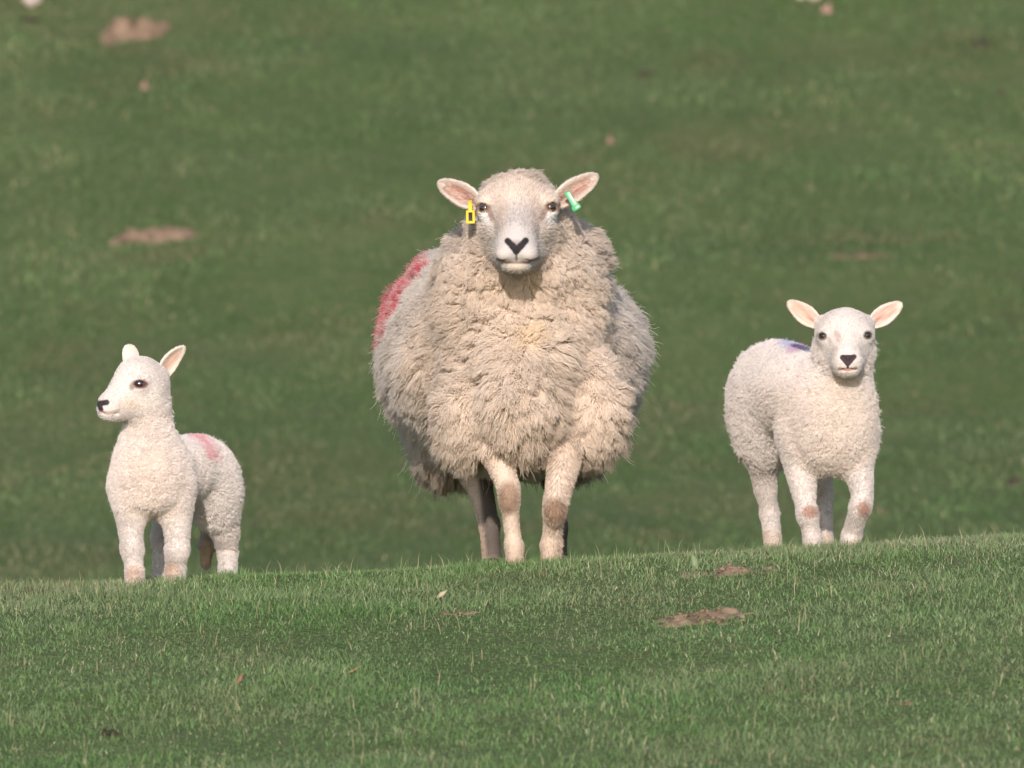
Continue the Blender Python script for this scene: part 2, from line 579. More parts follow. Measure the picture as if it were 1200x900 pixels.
def refine(V, Q, pick, ops, levels=1):
    """split the quads whose vertices are all picked, keep the mesh closed, and settle the new vertices on the surface"""
    import bmesh
    me = bpy.data.meshes.new('tmp')
    me.from_pydata(V.tolist(), [], Q.tolist())
    bm = bmesh.new(); bm.from_mesh(me)
    bpy.data.meshes.remove(me)
    n0 = len(bm.verts)
    bm.verts.ensure_lookup_table()
    for lv in range(levels):
        es = [e for e in bm.edges if pick(e.verts[0].co) and pick(e.verts[1].co)]
        bmesh.ops.subdivide_edges(bm, edges=es, cuts=1, use_grid_fill=True)
    bmesh.ops.triangulate(bm, faces=bm.faces[:])
    V2 = np.array([v.co[:] for v in bm.verts])
    T2 = np.array([[v.index for v in f.verts] for f in bm.faces], np.int32) if not bm.verts.index_update() else None
    bm.free()
    new = np.zeros(len(V2), bool)
    new[:] = [pick(v) for v in V2]
    P = V2[new]; e = .0012
    TE = np.array([[1, 1, 1], [1, -1, -1], [-1, 1, -1], [-1, -1, 1]], float)
    for it in range(2):
        val = [run_ops(ops, P + q * e) for q in TE]
        gr = sum(v[:, None] * q for v, q in zip(val, TE)) / (4 * e)
        P = P - np.clip(sum(val) / 4, -.003, .003)[:, None] * gr / (np.sum(gr * gr, 1, keepdims=True) + 1e-6) * .9
    V2[new] = P
    return V2, T2


def sample_surface(V, F, N, n, dens, seed):
    """n random points on a quad or triangle mesh, density dens per vertex"""
    r = np.random.default_rng(seed)
    T = np.concatenate([F[:, [0, 1, 2]], F[:, [0, 2, 3]]]) if F.shape[1] == 4 else F
    A = 0.5 * np.linalg.norm(np.cross(V[T[:, 1]] - V[T[:, 0]], V[T[:, 2]] - V[T[:, 0]]), axis=1)
    w = A * dens[T].mean(1)
    cs = np.cumsum(w); cs /= cs[-1]
    ti = np.searchsorted(cs, r.random(n))
    ti = np.clip(ti, 0, len(T) - 1)
    a, b_ = r.random(n), r.random(n)
    fl = a + b_ > 1
    a[fl] = 1 - a[fl]; b_[fl] = 1 - b_[fl]
    t = T[ti]
    bary = np.stack([1 - a - b_, a, b_], 1)
    p = (V[t] * bary[..., None]).sum(1)
    nn = unit((N[t] * bary[..., None]).sum(1))
    return p, nn, t, bary


def clump_of(p, nrm, s, seed):
    """nearest jittered lattice point: returns centre brought onto the tangent plane, and three random numbers per clump"""
    i0 = np.floor(p / s).astype(np.int32)
    best = np.full(len(p), 1e9); bc = np.zeros_like(p); br = np.zeros_like(p)
    for dx in (-1, 0, 1):
        for dy in (-1, 0, 1):
            for dz in (-1, 0, 1):
                i = i0 + np.array([dx, dy, dz], np.int32)
                j = np.stack([hash01(i[:, 0], i[:, 1], i[:, 2], seed + q) for q in range(3)], 1)
                c = (i + j) * s
                d = ((c - p) ** 2).sum(1)
                m_ = d < best
                best[m_] = d[m_]; bc[m_] = c[m_]
                br[m_] = np.stack([hash01(i[m_, 0], i[m_, 1], i[m_, 2], seed + 10 + q) for q in range(3)], 1)
    v = bc - p
    v = v - nrm * (v * nrm).sum(1, keepdims=True)
    return p + v, br


def strands(p, nrm, length, comb, k=5, clumps=(), curl=0.0, curl_freq=1.5, droop=0.0, jitter=0.15, seed=0, sink=0.003, fly=0.0):
    """hair polylines; clumps = list of (spacing, pull, tilt, length variation)"""
    r = np.random.default_rng(seed)
    n_ = len(p)
    dirn = nrm + comb + jitter * r.normal(size=(n_, 3))
    L = length * r.uniform(.75, 1.1, n_)
    loose = r.random(n_) < fly
    L = np.where(loose, L * r.uniform(1.15, 1.6, n_), L)
    pr = np.where(loose, .15, r.uniform(.45, 1.3, n_))[:, None]
    t = np.linspace(0, 1, k)
    pulls = np.zeros((n_, 3)); ph = r.uniform(0, 6.283, n_)
    for q, (s, pull, tilt, lv) in enumerate(clumps):
        c, br = clump_of(p, nrm, s, seed * 31 + 100 * q + 5)
        pulls += (c - p) * pull * pr
        dirn = dirn + tilt * (br * 2 - 1)
        L = L * (1 + lv * (br[:, 0] * 2 - 1))
        if q == len(clumps) - 1:
            ph = br[:, 1] * 6.283 + r.normal(0, .35, n_)
    dirn = unit(dirn)
    side = unit(np.cross(dirn, r.normal(size=(n_, 3))))
    side2 = np.cross(dirn, side)
    P = p[:, None, :] - nrm[:, None, :] * sink + dirn[:, None, :] * (L[:, None] * t)[..., None]
    P = P + pulls[:, None, :] * (t ** 1.3)[None, :, None]
    P[:, :, 2] -= droop * (L[:, None] * t ** 2)
    if curl:
        # curls share their clump's phase, so build the offset frame from the normal
        ref = np.where(np.abs(nrm[:, 2:3]) < .9, np.array([[0, 0, 1.0]]), np.array([[1.0, 0, 0]]))
        u = unit(np.cross(nrm, ref)); v = np.cross(nrm, u)
        ang = ph[:, None] + 6.283 * curl_freq * t[None]
        am = curl * np.minimum(1, t * 1.6)[None] * (L / (length + 1e-6))[:, None]
        P = P + (np.cos(ang) * am)[..., None] * u[:, None] + (np.sin(ang) * am)[..., None] * v[:, None]
    return P, L


def taper(n_, k, r0, r1):
    t = np.linspace(0, 1, k)
    return np.tile(r0 + (r1 - r0) * t ** 1.5, (n_, 1))


def near_px(px, py, pts, width):
    """0..1 closeness of projected points to a polyline drawn in photo pixels"""
    best = np.full(len(px), 1e9)
    for (x0, y0), (x1, y1) in zip(pts[:-1], pts[1:]):
        dx, dy = x1 - x0, y1 - y0
        t = np.clip(((px - x0) * dx + (py - y0) * dy) / (dx * dx + dy * dy + 1e-9), 0, 1)
        best = np.minimum(best, np.hypot(px - x0 - t * dx, py - y0 - t * dy))
    return 1 - sstep(width * .55, width, best)


def blob(px, py, cx, cy, rx, ry, soft=.35):
    r = np.hypot((px - cx) / rx, (py - cy) / ry)
    return 1 - sstep(1 - soft, 1 + soft, r)


def mixc(a, b_, w):
    return a * (1 - w[:, None]) + np.asarray(b_)[None] * w[:, None]


def ear_mesh(base, tip, facing, width, cup, nu=18, nv=11, thick=0.0035, inner=(.62, .36, .30), outer=(.74, .66, .60), tipround=.42, base_w=.55, pw=2.4):
    base = np.asarray(base, float); tip = np.asarray(tip, float)
    ax = tip - base; L = np.linalg.norm(ax); ax = ax / L
    fz = unit(np.asarray(facing, float)); fz = unit(fz - ax * (fz @ ax))
    sd = np.cross(ax, fz)
    u = np.linspace(0, 1, nu); v = np.linspace(-1, 1, nv)
    w = width * .5 * (base_w + (1 - base_w) * np.sin(np.clip(u / .5, 0, 1) * math.pi / 2)) * np.sqrt(np.clip(1 - np.clip((u - (1 - tipround * 1.25)) / (tipround * 1.25), 0, 1) ** pw, 0, 1))
    w = np.maximum(w, 0.0015)
    Vf = []; uv = []
    for i in range(nu):
        cu = cup * (1.35 - .95 * u[i])
        for j in range(nv):
            a = v[j] * cu
            # arc of constant length: rolled edges come forward
            rr = w[i] / max(cu, .05)
            x = rr * math.sin(a); z = rr * (1 - math.cos(a))
            q = base + ax * (L * u[i]) + sd * x + fz * (z - 0.10 * L * math.sin(u[i] * math.pi) + 0.06 * L * u[i] ** 2)
            Vf.append(q); uv.append((u[i], v[j]))
    Vf = np.array(Vf); uv = np.array(uv)
    ii = np.arange(nu * nv).reshape(nu, nv)
    F = np.stack([ii[:-1, :-1].ravel(), ii[1:, :-1].ravel(), ii[1:, 1:].ravel(), ii[:-1, 1:].ravel()], 1)
    n_ = np.zeros_like(Vf)
    fn = np.cross(Vf[F[:, 1]] - Vf[F[:, 0]], Vf[F[:, 3]] - Vf[F[:, 0]])
    for k in range(4):
        np.add.at(n_, F[:, k], fn)
    n_ = unit(n_)
    if (n_ @ fz).mean() < 0:
        n_ = -n_; F = F[:, ::-1]
    Vb = Vf - n_ * thick
    V = np.concatenate([Vf, Vb])
    m_ = len(Vf)
    rim = list(ii[0, :]) + list(ii[1:, -1]) + list(ii[-1, :-1][::-1]) + list(ii[1:-1, 0][::-1])
    rim = np.array(rim); nxt = np.roll(rim, -1)
    side = np.stack([rim, rim + m_, nxt + m_, nxt], 1)
    FF = np.concatenate([F, F[:, ::-1] + m_, side])
    NN = np.concatenate([n_, -n_])
    e = np.maximum(np.abs(uv[:, 1]), 0)
    wf = (1 - sstep(.45, .85, e)) * (1 - sstep(.72, .95, uv[:, 0]))
    wf = wf * np.clip(.72 + .5 * vnoise(np.stack([uv[:, 0] * 2, uv[:, 1] * 9, 0 * uv[:, 0]], 1), 1.0, 3), 0, 1)
    cf = mixc(np.tile(outer, (m_, 1)).astype(float), inner, wf)
    deep = (1 - sstep(.0, .35, e)) * (1 - sstep(.15, .6, uv[:, 0]))
    cf = mixc(cf, np.array(inner) * .45, deep * .9)
    C = np.concatenate([cf, np.tile(outer, (m_, 1))])
    # hair: rim and back grow dense, the cup sparse
    dens = np.concatenate([np.where(e > .55, 1.0, .12) + (uv[:, 0] > .8) * .6, np.full(m_, 1.0)])
    return V, FF, NN, C, dens, ax


def eye_mesh(name, c, look, r, parent, loc, iris=(.16, .075, .03)):
    """eyeball with iris and a level slit pupil"""
    R = frame(look)
    nu, nv = 20, 28
    V = []
    for i in range(nu + 1):
        a = math.pi * i / nu
        for j in range(nv):
            b_ = 2 * math.pi * j / nv
            V.append((math.cos(a), math.sin(a) * math.cos(b_), math.sin(a) * math.sin(b_)))
    V = np.array(V)
    F = []
    for i in range(nu):
        for j in range(nv):
            F.append((i * nv + j, (i + 1) * nv + j, (i + 1) * nv + (j + 1) % nv, i * nv + (j + 1) % nv))
    ang = np.arccos(np.clip(V[:, 0], -1, 1))
    C = np.tile((.30, .24, .20), (len(V), 1)).astype(float)
    C[ang < 1.05] = (.02, .012, .01)
    C[ang < .95] = iris
    C[(np.abs(V[:, 1]) < .52) & (np.abs(V[:, 2]) < .30) & (V[:, 0] > 0)] = (.006, .005, .005)
    return mesh_np(name, (V * r) @ R + np.asarray(c) - loc, F, M_EYE, parent, C)


def hoof(parent, foot, heading, size, loc):
    """cloven hoof: two curved toes side by side"""
    hd = np.array([heading[0], heading[1], 0.0]); hd = unit(hd); sd = np.array([-hd[1], hd[0], 0])
    Vs, Fs = [], []; off = 0
    for s in (-1, 1):
        rings = []
        for i, (zz, f, w, ln) in enumerate([(0.0, .10, .42, 1.0), (.25, .06, .40, .96), (.6, -.02, .36, .80), (1.0, -.10, .30, .62), (1.12, -.12, .15, .3)]):
            for j in range(10):
                a = 2 * math.pi * j / 10
                x = math.cos(a) * ln * .62 + f; y = math.sin(a) * w * .5 * (1 - .35 * max(0, math.cos(a)))
                rings.append(foot + hd * x * size + sd * (s * .235 + y) * size + np.array([0, 0, zz * size * .95 - .004]))
        Vs.append(np.array(rings))
        for i in range(4):
            for j in range(10):
                Fs.append((off + i * 10 + j, off + i * 10 + (j + 1) % 10, off + (i + 1) * 10 + (j + 1) % 10, off + (i + 1) * 10 + j))
        for j in range(1, 9):
            Fs.append((off, off + j, off + j + 1, off))
        off += 50
    V = np.concatenate(Vs)
    quads = np.array([q for q in Fs if len(set(q)) == 4])
    return mesh_np('hoof', V - loc, quads, M_HOOF, parent, np.tile((.10, .075, .055), (len(V), 1)))

def fibres(root, loc, name, V, F, N, C, dens, n_, length, comb, r0, r1, mat, seed, cvar=.10, k=5, **kw):
    p, nn, t, bary = sample_surface(V, F, N, n_, dens, seed)
    c = (C[t] * bary[..., None]).sum(1)
    Lh = (length[t] * bary).sum(1)
    cb = (comb[t] * bary[..., None]).sum(1)
    P, L = strands(p, nn, Lh, cb, k=k, seed=seed, **kw)
    rr = np.random.default_rng(seed + 1)
    c = c * (1 + cvar * rr.normal(size=(n_, 1))) * (1 + .6 * cvar * vnoise(p, .035, seed)[:, None])
    return P - loc, taper(n_, k, r0, r1), np.clip(c, .01, .95), nn


def build_animal(name, label, cat, group, loc, body, head, legs, bounds, h, color, fleece_cfg, hair_cfg, ears, eyes, feet, wool_top=None, lump=0.0, seed=1, grooves=None, pick=None):
    root = tag(empty(name, loc), label, cat, group)
    ops = body + head + legs
    V, F, N = mesh_sdf(ops, bounds[0], bounds[1], h)
    db = run_ops(body, V)
    wf = 1 - sstep(.004, .03, db)
    if wool_top is not None:
        wf = np.maximum(wf, wool_top(V))
    if lump:
        V = V + N * (wf * lump * (vnoise(V, .13, seed) + .6 * vnoise(V, .055, seed + 1)))[:, None]
    groove = np.zeros(len(V))
    if grooves:
        gpx, gpy = project(V)
        wob = 2.2 * vnoise(V, .03, 51)
        for gl, wd in grooves:
            groove = np.maximum(groove, near_px(gpx + wob, gpy + wob, gl, wd) * (V[:, 1] < .45))
        groove *= wf
        V = V - N * (groove * .013)[:, None]
    C, bare, hl = color(V, wf)
    V2, T2 = refine(V, F, pick, ops)
    wf2 = 1 - sstep(.004, .03, run_ops(body, V2))
    if wool_top is not None:
        wf2 = np.maximum(wf2, wool_top(V2))
    skin_c = mixc(color(V2, wf2)[0], (.34, .25, .20), wf2 * fleece_cfg.get('skin', .6))
    mesh_np('body', V2 - loc, T2, M_SKIN, root, skin_c)
    # fleece
    fc = fleece_cfg
    P, R, CC, NR = fibres(root, loc, 'fleece', V, F, N, C, np.where(wf > .3, wf, 0), fc['n'], fc['length'](V, N) * (1 - .5 * groove), fc['comb'](V, N), fc['r0'], fc['r1'], M_WOOL, seed + 20,
                      cvar=fc.get('cvar', .1), k=fc.get('k', 6), clumps=fc['clumps'], curl=fc.get('curl', 0), curl_freq=fc.get('freq', 1.5), droop=fc.get('droop', 0), jitter=fc.get('jitter', .15), fly=fc.get('fly', 0))
    curves_np('fleece', P, R, CC, NR, fc.get('mat', M_WOOL), root)
    # short hair on face and legs
    hc = hair_cfg
    dens = np.where(bare > .5, 0, 1 - wf * .9) * (1 - bare)
    P, R, CC, NR = fibres(root, loc, 'short_hair', V, F, N, C, dens, hc['n'], hl, hc['comb'](V, N), hc['r0'], hc['r1'], M_HAIR, seed + 40, cvar=.16, k=4,
                      clumps=hc.get('clumps', ()), jitter=.25, sink=.001)
    Ps, Rs, Cs, Ns = [P], [R], [CC], [NR]
    for e in ears:
        eV, eF, eN, eC, ed, ax = ear_mesh(**e['shape'])
        eo = mesh_np('ear', eV - loc, eF, M_SKIN, root, eC)
        if 'label' in e:
            eo['label'] = e['label']
        for tg in e.get('tags', ()):
            tg(eo, loc)
        n_ = e.get('n', 6000)
        P, R, CC, NR = fibres(root, loc, 'ear_hair', eV, eF, eN, np.minimum(eC * 1.05, .9), ed, n_, np.full(len(eV), e.get('hl', .006)), np.tile(ax * 1.2, (len(eV), 1)), hc['r0'], hc['r1'], M_HAIR, seed + 60, cvar=.05, k=4, jitter=.3, sink=.0005)
        Ps.append(P); Rs.append(R); Cs.append(CC); Ns.append(NR)
    curves_np('short_hair', np.concatenate(Ps), np.concatenate(Rs), np.concatenate(Cs), np.concatenate(Ns), M_HAIR, root)
    for (c, look, r, *ir) in eyes:
        eye_mesh('eye', c, look, r, root, loc, *ir)
    for (ft, hd, sz) in feet:
        hoof(root, ft, hd, sz, loc)
    return root


def A(*v):
    return np.array(v, float)


def head_ops_eyes(c, look, r, lid=.006, slit=.55):
    """brow and lids round an eyeball: a swelling, then an almond opening cut through it"""
    look = unit(np.asarray(look, float)); c = np.asarray(c, float)
    R = frame(look)
    return [('+', .012, 'e', (c - look * .002, (r + lid * .6, r + lid * 1.3, r + lid), R)),
            ('-', .004, 'e', (c + look * r * .9, (r * 1.1, r * .98, r * slit), R))]


# ================================================================== the ewe
EL = on_foot(605, 0.0)
EZ = EL[2]


def E(px, py, y):
    return W(px, py, y)


nose_e = E(605, 290, -.26)
e_body = [
    ('+', 0, 'e', (A(.004, .62, .492 + EZ), (.302, .50, .262), frame((1, -.06, 0)))),
    ('+', .06, 'e', (E(536, 396, .76), (.160, .30, .205), None)),                 # haunch showing on the left
    ('+', .035, 'e', (E(610, 405, .20), (.168, .22, .215), None)),
    ('+', .06, 'e', (E(611, 450, .05), (.112, .15, .150), None)),                 # brisket
    ('+', .06, 'c', (E(608, 372, .12), E(608, 270, .09), .150, .122)),            # neck
    ('+', .06, 'e', (E(658, 325, .24), (.096, .18, .130), None)),                 # shoulders
    ('+', .06, 'e', (E(558, 330, .24), (.078, .18, .115), None)),
    ('+', .04, 'e', (E(607, 316, .04), (.106, .10, .072), None)),                # ruff under the jaw
    ('+', .018, 'e', (E(549, 470, .10), (.068, .10, .122), None)),                # wool over forelegs
    ('+', .018, 'e', (E(688, 470, .10), (.082, .10, .130), None)),
    ('+', .05, 'e', (E(522, 488, .78), (.075, .12, .145), None)),                 # thighs
    ('+', .05, 'e', (E(668, 480, .85), (.085, .12, .14), None)),
]
hx = 606
e_eye = [(E(569, 244, -.097), (-.66, -.74, .08), .0165), (E(644, 243, -.097), (.66, -.74, .08), .0165)]
e_head = [
    ('+', .03, 'e', (E(hx, 244, -.045), (.088, .10, .080), None)),                # skull
    ('+', .02, 'c', (E(hx, 246, -.07), E(hx, 274, -.205), .068, .043)),           # bridge
    ('+', .02, 'c', (E(hx, 278, -.03), E(hx, 300, -.195), .092, .040)),           # jaw
    ('+', .012, 'e', (E(580, 268, -.085), (.028, .07, .035), None)),              # cheekbones
    ('+', .012, 'e', (E(632, 267, -.085), (.028, .07, .035), None)),
    ('+', .010, 'e', (E(605, 288, -.222), (.050, .048, .045), None)),             # muzzle
    ('+', .008, 'e', (E(592, 297, -.248), (.0245, .026, .021), None)),             # lips
    ('+', .008, 'e', (E(618, 297, -.248), (.0245, .026, .021), None)),
    ('+', .008, 'e', (E(605, 311.5, -.220), (.035, .036, .0180), None)),             # chin
    ('+', .015, 'e', (E(573, 234, -.080), (.028, .032, .013), None)),             # brows
    ('+', .015, 'e', (E(640, 233, -.080), (.028, .032, .013), None)),
    ('+', .02, 'c', (E(578, 240, -.02), E(557, 234, -.004), .028, .012)),         # ear roots
    ('+', .02, 'c', (E(635, 240, -.02), E(656, 232, -.004), .028, .012)),
    ('-', .004, 'c', (E(594.5, 284, -.278), E(601, 291, -.284), .0085, .0045)),   # nostrils
    ('-', .004, 'c', (E(617.5, 284, -.278), E(610, 291, -.284), .0085, .0045)),
    ('-', .003, 'c', (E(605, 295, -.285), E(605, 305, -.285), .0025, .0025)),
    ('-', .004, 'c', (E(581, 304.5, -.24), E(605, 308, -.288), .003, .0035)),     # mouth
    ('-', .004, 'c', (E(629, 304, -.24), E(605, 308, -.288), .003, .0035)),
]
for e_ in e_eye:
    e_head += head_ops_eyes(*e_, .006, .68)
fl, fr, hl_ = on_foot(603, 0.0), on_foot(645, -.02), on_foot(577, .40)
fr2 = on_foot(654, .55)
up = A(0, 0, 1)
e_legs = [
    ('+', .02, 'c', (E(572, 500, .09), E(595, 568, .012), .046, .0255)),
    ('+', .012, 'e', (E(597, 580, -.002), (.0245, .027, .040), None)),
    ('+', .012, 'c', (E(597, 588, .012), fl + A(-.003, .012, .06), .0205, .0165)),
    ('+', .012, 'e', (fl + A(-.001, .004, .046), (.0205, .023, .020), None)),
    ('+', .008, 'c', (fl + A(0, -.002, .04), fl + A(0, -.016, .014), .0185, .021)),
    ('+', .02, 'c', (E(668, 500, .08), E(652, 580, -.04), .046, .0255)),
    ('+', .012, 'e', (E(649, 594, -.052), (.0255, .028, .036), None)),
    ('+', .012, 'c', (E(648, 602, -.03), fr + A(.002, .03, .06), .0215, .018)),
    ('+', .012, 'e', (fr + A(0, .02, .046), (.022, .024, .020), None)),
    ('+', .008, 'c', (fr + A(0, .015, .04), fr + A(0, -.004, .014), .0195, .022)),
    # hind legs
    ('+', .03, 'c', (E(545, 500, .74), E(558, 555, .60), .070, .038)),
    ('+', .015, 'c', (E(558, 555, .60), hl_ + A(-.008, .06, .10), .034, .022)),
    ('+', .010, 'c', (hl_ + A(-.008, .06, .10), hl_ + A(0, 0, .014), .022, .023)),
    ('+', .03, 'c', (E(662, 500, .78), E(652, 560, .70), .070, .034)),
    ('+', .015, 'c', (E(652, 560, .70), fr2 + A(0, .04, .09), .030, .020)),
    ('+', .010, 'c', (fr2 + A(0, .04, .09), fr2 + A(0, 0, .014), .020, .021)),
]


def ewe_color(V, wf):
    px, py = project(V)
    y = V[:, 1]; z = V[:, 2] - EZ
    n1_, n2_ = vnoise(V, .16, 3), vnoise(V, .05, 4)
    wool = np.tile((.71, .595, .505), (len(V), 1)) * (1 + .10 * n1_ + .10 * n2_)[:, None]
    wool = mixc(wool, (.60, .545, .50), sstep(.16, .46, y) * .85)                   # weathered back and flanks, with their grey shade painted in
    wool = mixc(wool, (.62, .505, .415), sstep(.10, .45, n1_) * .5 * (1 - sstep(.2, .4, y)))
    wool = mixc(wool, (.74, .56, .34), blob(px, py, 620, 394, 15, 12, .6) * .45 * (y < .2))
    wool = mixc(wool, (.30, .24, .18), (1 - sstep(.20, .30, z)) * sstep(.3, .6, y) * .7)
    red = near_px(px, py, [(499, 313), (485, 323), (470, 342), (461, 366), (457, 388)], 12) * (y > .25) * (px < 520)
    wool = mixc(wool, (.60, .025, .07), np.clip(red * (.70 + 1.1 * vnoise(V, .012, 9) + .5 * vnoise(V, .04, 10)), 0, 1) * .9)
    face = np.tile((.52, .435, .375), (len(V), 1)) * (1 + .05 * n2_ + .07 * vnoise(V, .014, 6) + .05 * vnoise(V, .03, 8))[:, None]
    f = (y < .06)
    face = mixc(face, (.42, .385, .375), blob(px, py, 606, 280, 32, 40, .6) * f)
    face = mixc(face, (.47, .37, .31), (blob(px, py, 588, 252, 6, 22, .8) + blob(px, py, 627, 252, 6, 22, .8)) * f * .6)
    face = mixc(face, (.70, .68, .67), (blob(px, py, 568, 258, 7, 9) + blob(px, py, 646, 257, 7, 9)) * f)
    face = mixc(face, (.16, .10, .08), (blob(px, py, 565.5, 243.5, 10.5, 5.5, .3) + blob(px, py, 647.5, 242.5, 10.5, 5.5, .3)) * f)
    face = mixc(face, (.24, .16, .13), np.clip(near_px(px, py, [(574, 248), (578, 258)], 4) + near_px(px, py, [(638, 248), (634, 257)], 4), 0, 1) * f * .75)
    nose = np.clip(near_px(px, py, [(595, 282.5), (600.5, 288)], 5.0) + near_px(px, py, [(616, 282), (610.5, 288)], 5.0)
                   + near_px(px, py, [(600.5, 288), (604.5, 294.5)], 4.6) + near_px(px, py, [(610.5, 288), (605.5, 294.5)], 4.6)
                   + .6 * blob(px, py, 605.5, 290, 5, 4, .5) + .7 * near_px(px, py, [(605, 294), (605, 305)], 1.8), 0, 1) * f
    face = mixc(face, (.20, .17, .18), .6 * blob(px, py, 605.5, 288, 9, 7) * f)
    face = mixc(face, (.014, .012, .014), nose)
    mouth = np.clip(near_px(px, py, [(583, 304), (594, 307.5), (605, 308), (618, 307.5), (631, 303)], 2.2), 0, 1) * f
    face = mixc(face, (.14, .095, .08), mouth * .85)
    face = mixc(face, (.42, .36, .29), blob(px, py, 605, 313, 13, 4) * f * .7)
    side = sstep(27, 42, np.abs(px - 606)) * sstep(250, 268, py) * f
    face = mixc(face, (.60, .50, .42), side * .8)
    leg = np.tile((.50, .405, .335), (len(V), 1)) * (1 + .10 * n2_)[:, None]
    knee = blob(px, py, 596, 583, 11.5, 19, .3) * (y < .1) + blob(px, py, 650, 597, 12, 14, .3) * (y < .1)
    leg = mixc(leg, (.23, .15, .105), np.clip(knee, 0, 1) * .9)
    leg = mixc(leg, (.33, .245, .18), (1 - sstep(.02, .09, z)) * .7)
    leg = mixc(leg, (.05, .042, .040), sstep(.3, .4, y) * .88 * sstep(565, 572, px + (py - 640) * -.1))  # body's shadow painted onto the hind legs, left edge kept light
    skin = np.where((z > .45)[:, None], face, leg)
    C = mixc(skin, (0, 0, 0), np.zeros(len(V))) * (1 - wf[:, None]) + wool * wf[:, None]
    bare = np.clip(nose + mouth + (blob(px, py, 565.5, 244, 8, 4.5, .2) + blob(px, py, 647.5, 243, 8, 4.5, .2)) * f, 0, 1)
    hl = np.where(z > .45, .0085, .0065) + .03 * sstep(.0, .3, wf) * 0
    hl = hl * (1 - .6 * blob(px, py, 605, 292, 26, 24) * f) + .009 * sstep(29, 46, np.abs(px - 606)) * sstep(255, 275, py) * f
    return np.clip(C, .01, .9), bare, hl


def ewe_wool_top(V):
    px, py = project(V)
    z = V[:, 2] - EZ
    crown = (1 - sstep(203, 224, py + .004 * (px - 606) ** 2 + 5 * vnoise(V, .02, 44))) * (np.abs(px - 606) < 48) * sstep(-.115, -.06, V[:, 1])
    back = sstep(.0, .05, V[:, 1])
    return np.clip(np.maximum(crown, back), 0, 1) * (z > .6)


def ewe_len(V, N):
    z = V[:, 2] - EZ; y = V[:, 1]
    L = (.039 + .010 * vnoise(V, .12, 21)) * (1 + .14 * (1 - sstep(.28, .40, z)))
    neck = sstep(.52, .72, z) * (1 - sstep(.15, .3, y))
    L = L * (1 - .35 * neck)
    hd = sstep(.72, .80, z) * (1 - sstep(.06, .14, y))
    L = L * (1 - .25 * hd)
    return np.where((z > .885) & (y < .08), .018 + .009 * vnoise(V, .03, 45), L)


def ewe_comb(V, N):
    z = V[:, 2] - EZ
    c = np.zeros_like(V)
    c[:, 2] = -.26 - .45 * (1 - sstep(.30, .55, z)) + .7 * (z > .86)
    c[:, 1] = .15
    return c


def ring_tag(ear, loc):
    """yellow loop tag hanging from the ear: flat frame round a dark slot, with a stud"""
    c0 = W(551, 236, -.062); c1 = W(551.5, 262, -.098)
    ax = unit(c1 - c0); sd = unit(np.cross(ax, A(0, -1, 0))); nr = np.cross(sd, ax)
    L = np.linalg.norm(c1 - c0)
    Vs, Fs, Cs = [], [], []
    def box(a0, a1, s0, s1, d, col):
        off = sum(len(v) for v in Vs)
        v = [c0 + ax * a + sd * s + nr * q for a in (a0, a1) for s in (s0, s1) for q in (-d, d)]
        Vs.append(np.array(v))
        for q in ((0, 1, 3, 2), (4, 6, 7, 5), (0, 4, 5, 1), (2, 3, 7, 6), (0, 2, 6, 4), (1, 5, 7, 3)):
            Fs.append([x + off for x in q])
        Cs.append(np.tile(col, (8, 1)))
    yl = (.62, .44, .03)
    w = .0108
    box(-.002, L * .42, -.0050, .0050, .0022, yl)
    box(L * .42, L * .50, -w, w, .0022, yl)
    box(L * .50, L * .90, -w, -w + .0062, .0022, yl)
    box(L * .50, L * .90, w - .0062, w, .0022, yl)
    box(L * .90, L, -w, w, .0022, yl)
    box(L * .0, L * .10, -.004, .004, .0048, (.55, .36, .01))
    box(L * .505, L * .895, -w + .0058, w - .0058, .0012, (.03, .025, .02))
    o = mesh_np('ear_tag', np.concatenate(Vs) - loc, Fs, M_TAG, ear, np.concatenate(Cs), smooth=False)
    o['label'] = 'yellow loop ear tag'
    bm_bevel(o, .0012)


def bar_tag(ear, loc):
    c0 = W(664, 225, -.064); c1 = W(677, 246, -.075)
    ax = unit(c1 - c0); sd = unit(np.cross(ax, A(0, -1, 0))); nr = np.cross(sd, ax)
    L = np.linalg.norm(c1 - c0)
    prof = [(0, .0065), (.06, .0085), (.2, .0085), (.26, .0065), (.72, .0075), (.78, .0115), (.95, .0115), (1, .008)]
    Vs = []
    for t, w in prof:
        for s, q in ((-1, -1), (1, -1), (1, 1), (-1, 1)):
            Vs.append(c0 + ax * (t * L) + sd * (s * w) + nr * (q * .0026))
    Fs = []
    for i in range(len(prof) - 1):
        for j in range(4):
            Fs.append((i * 4 + j, i * 4 + (j + 1) % 4, i * 4 + 4 + (j + 1) % 4, i * 4 + 4 + j))
    Fs.append((3, 2, 1, 0)); q = (len(prof) - 1) * 4; Fs.append((q, q + 1, q + 2, q + 3))
    o = mesh_np('ear_tag', np.array(Vs) - loc, Fs, M_TAG, ear, np.tile((.035, .28, .11), (len(Vs), 1)), smooth=False)
    o['label'] = 'green bar ear tag'
    bm_bevel(o, .001)


def bm_bevel(o, w):
    b_ = o.modifiers.new('bevel', 'BEVEL'); b_.width = w; b_.segments = 2


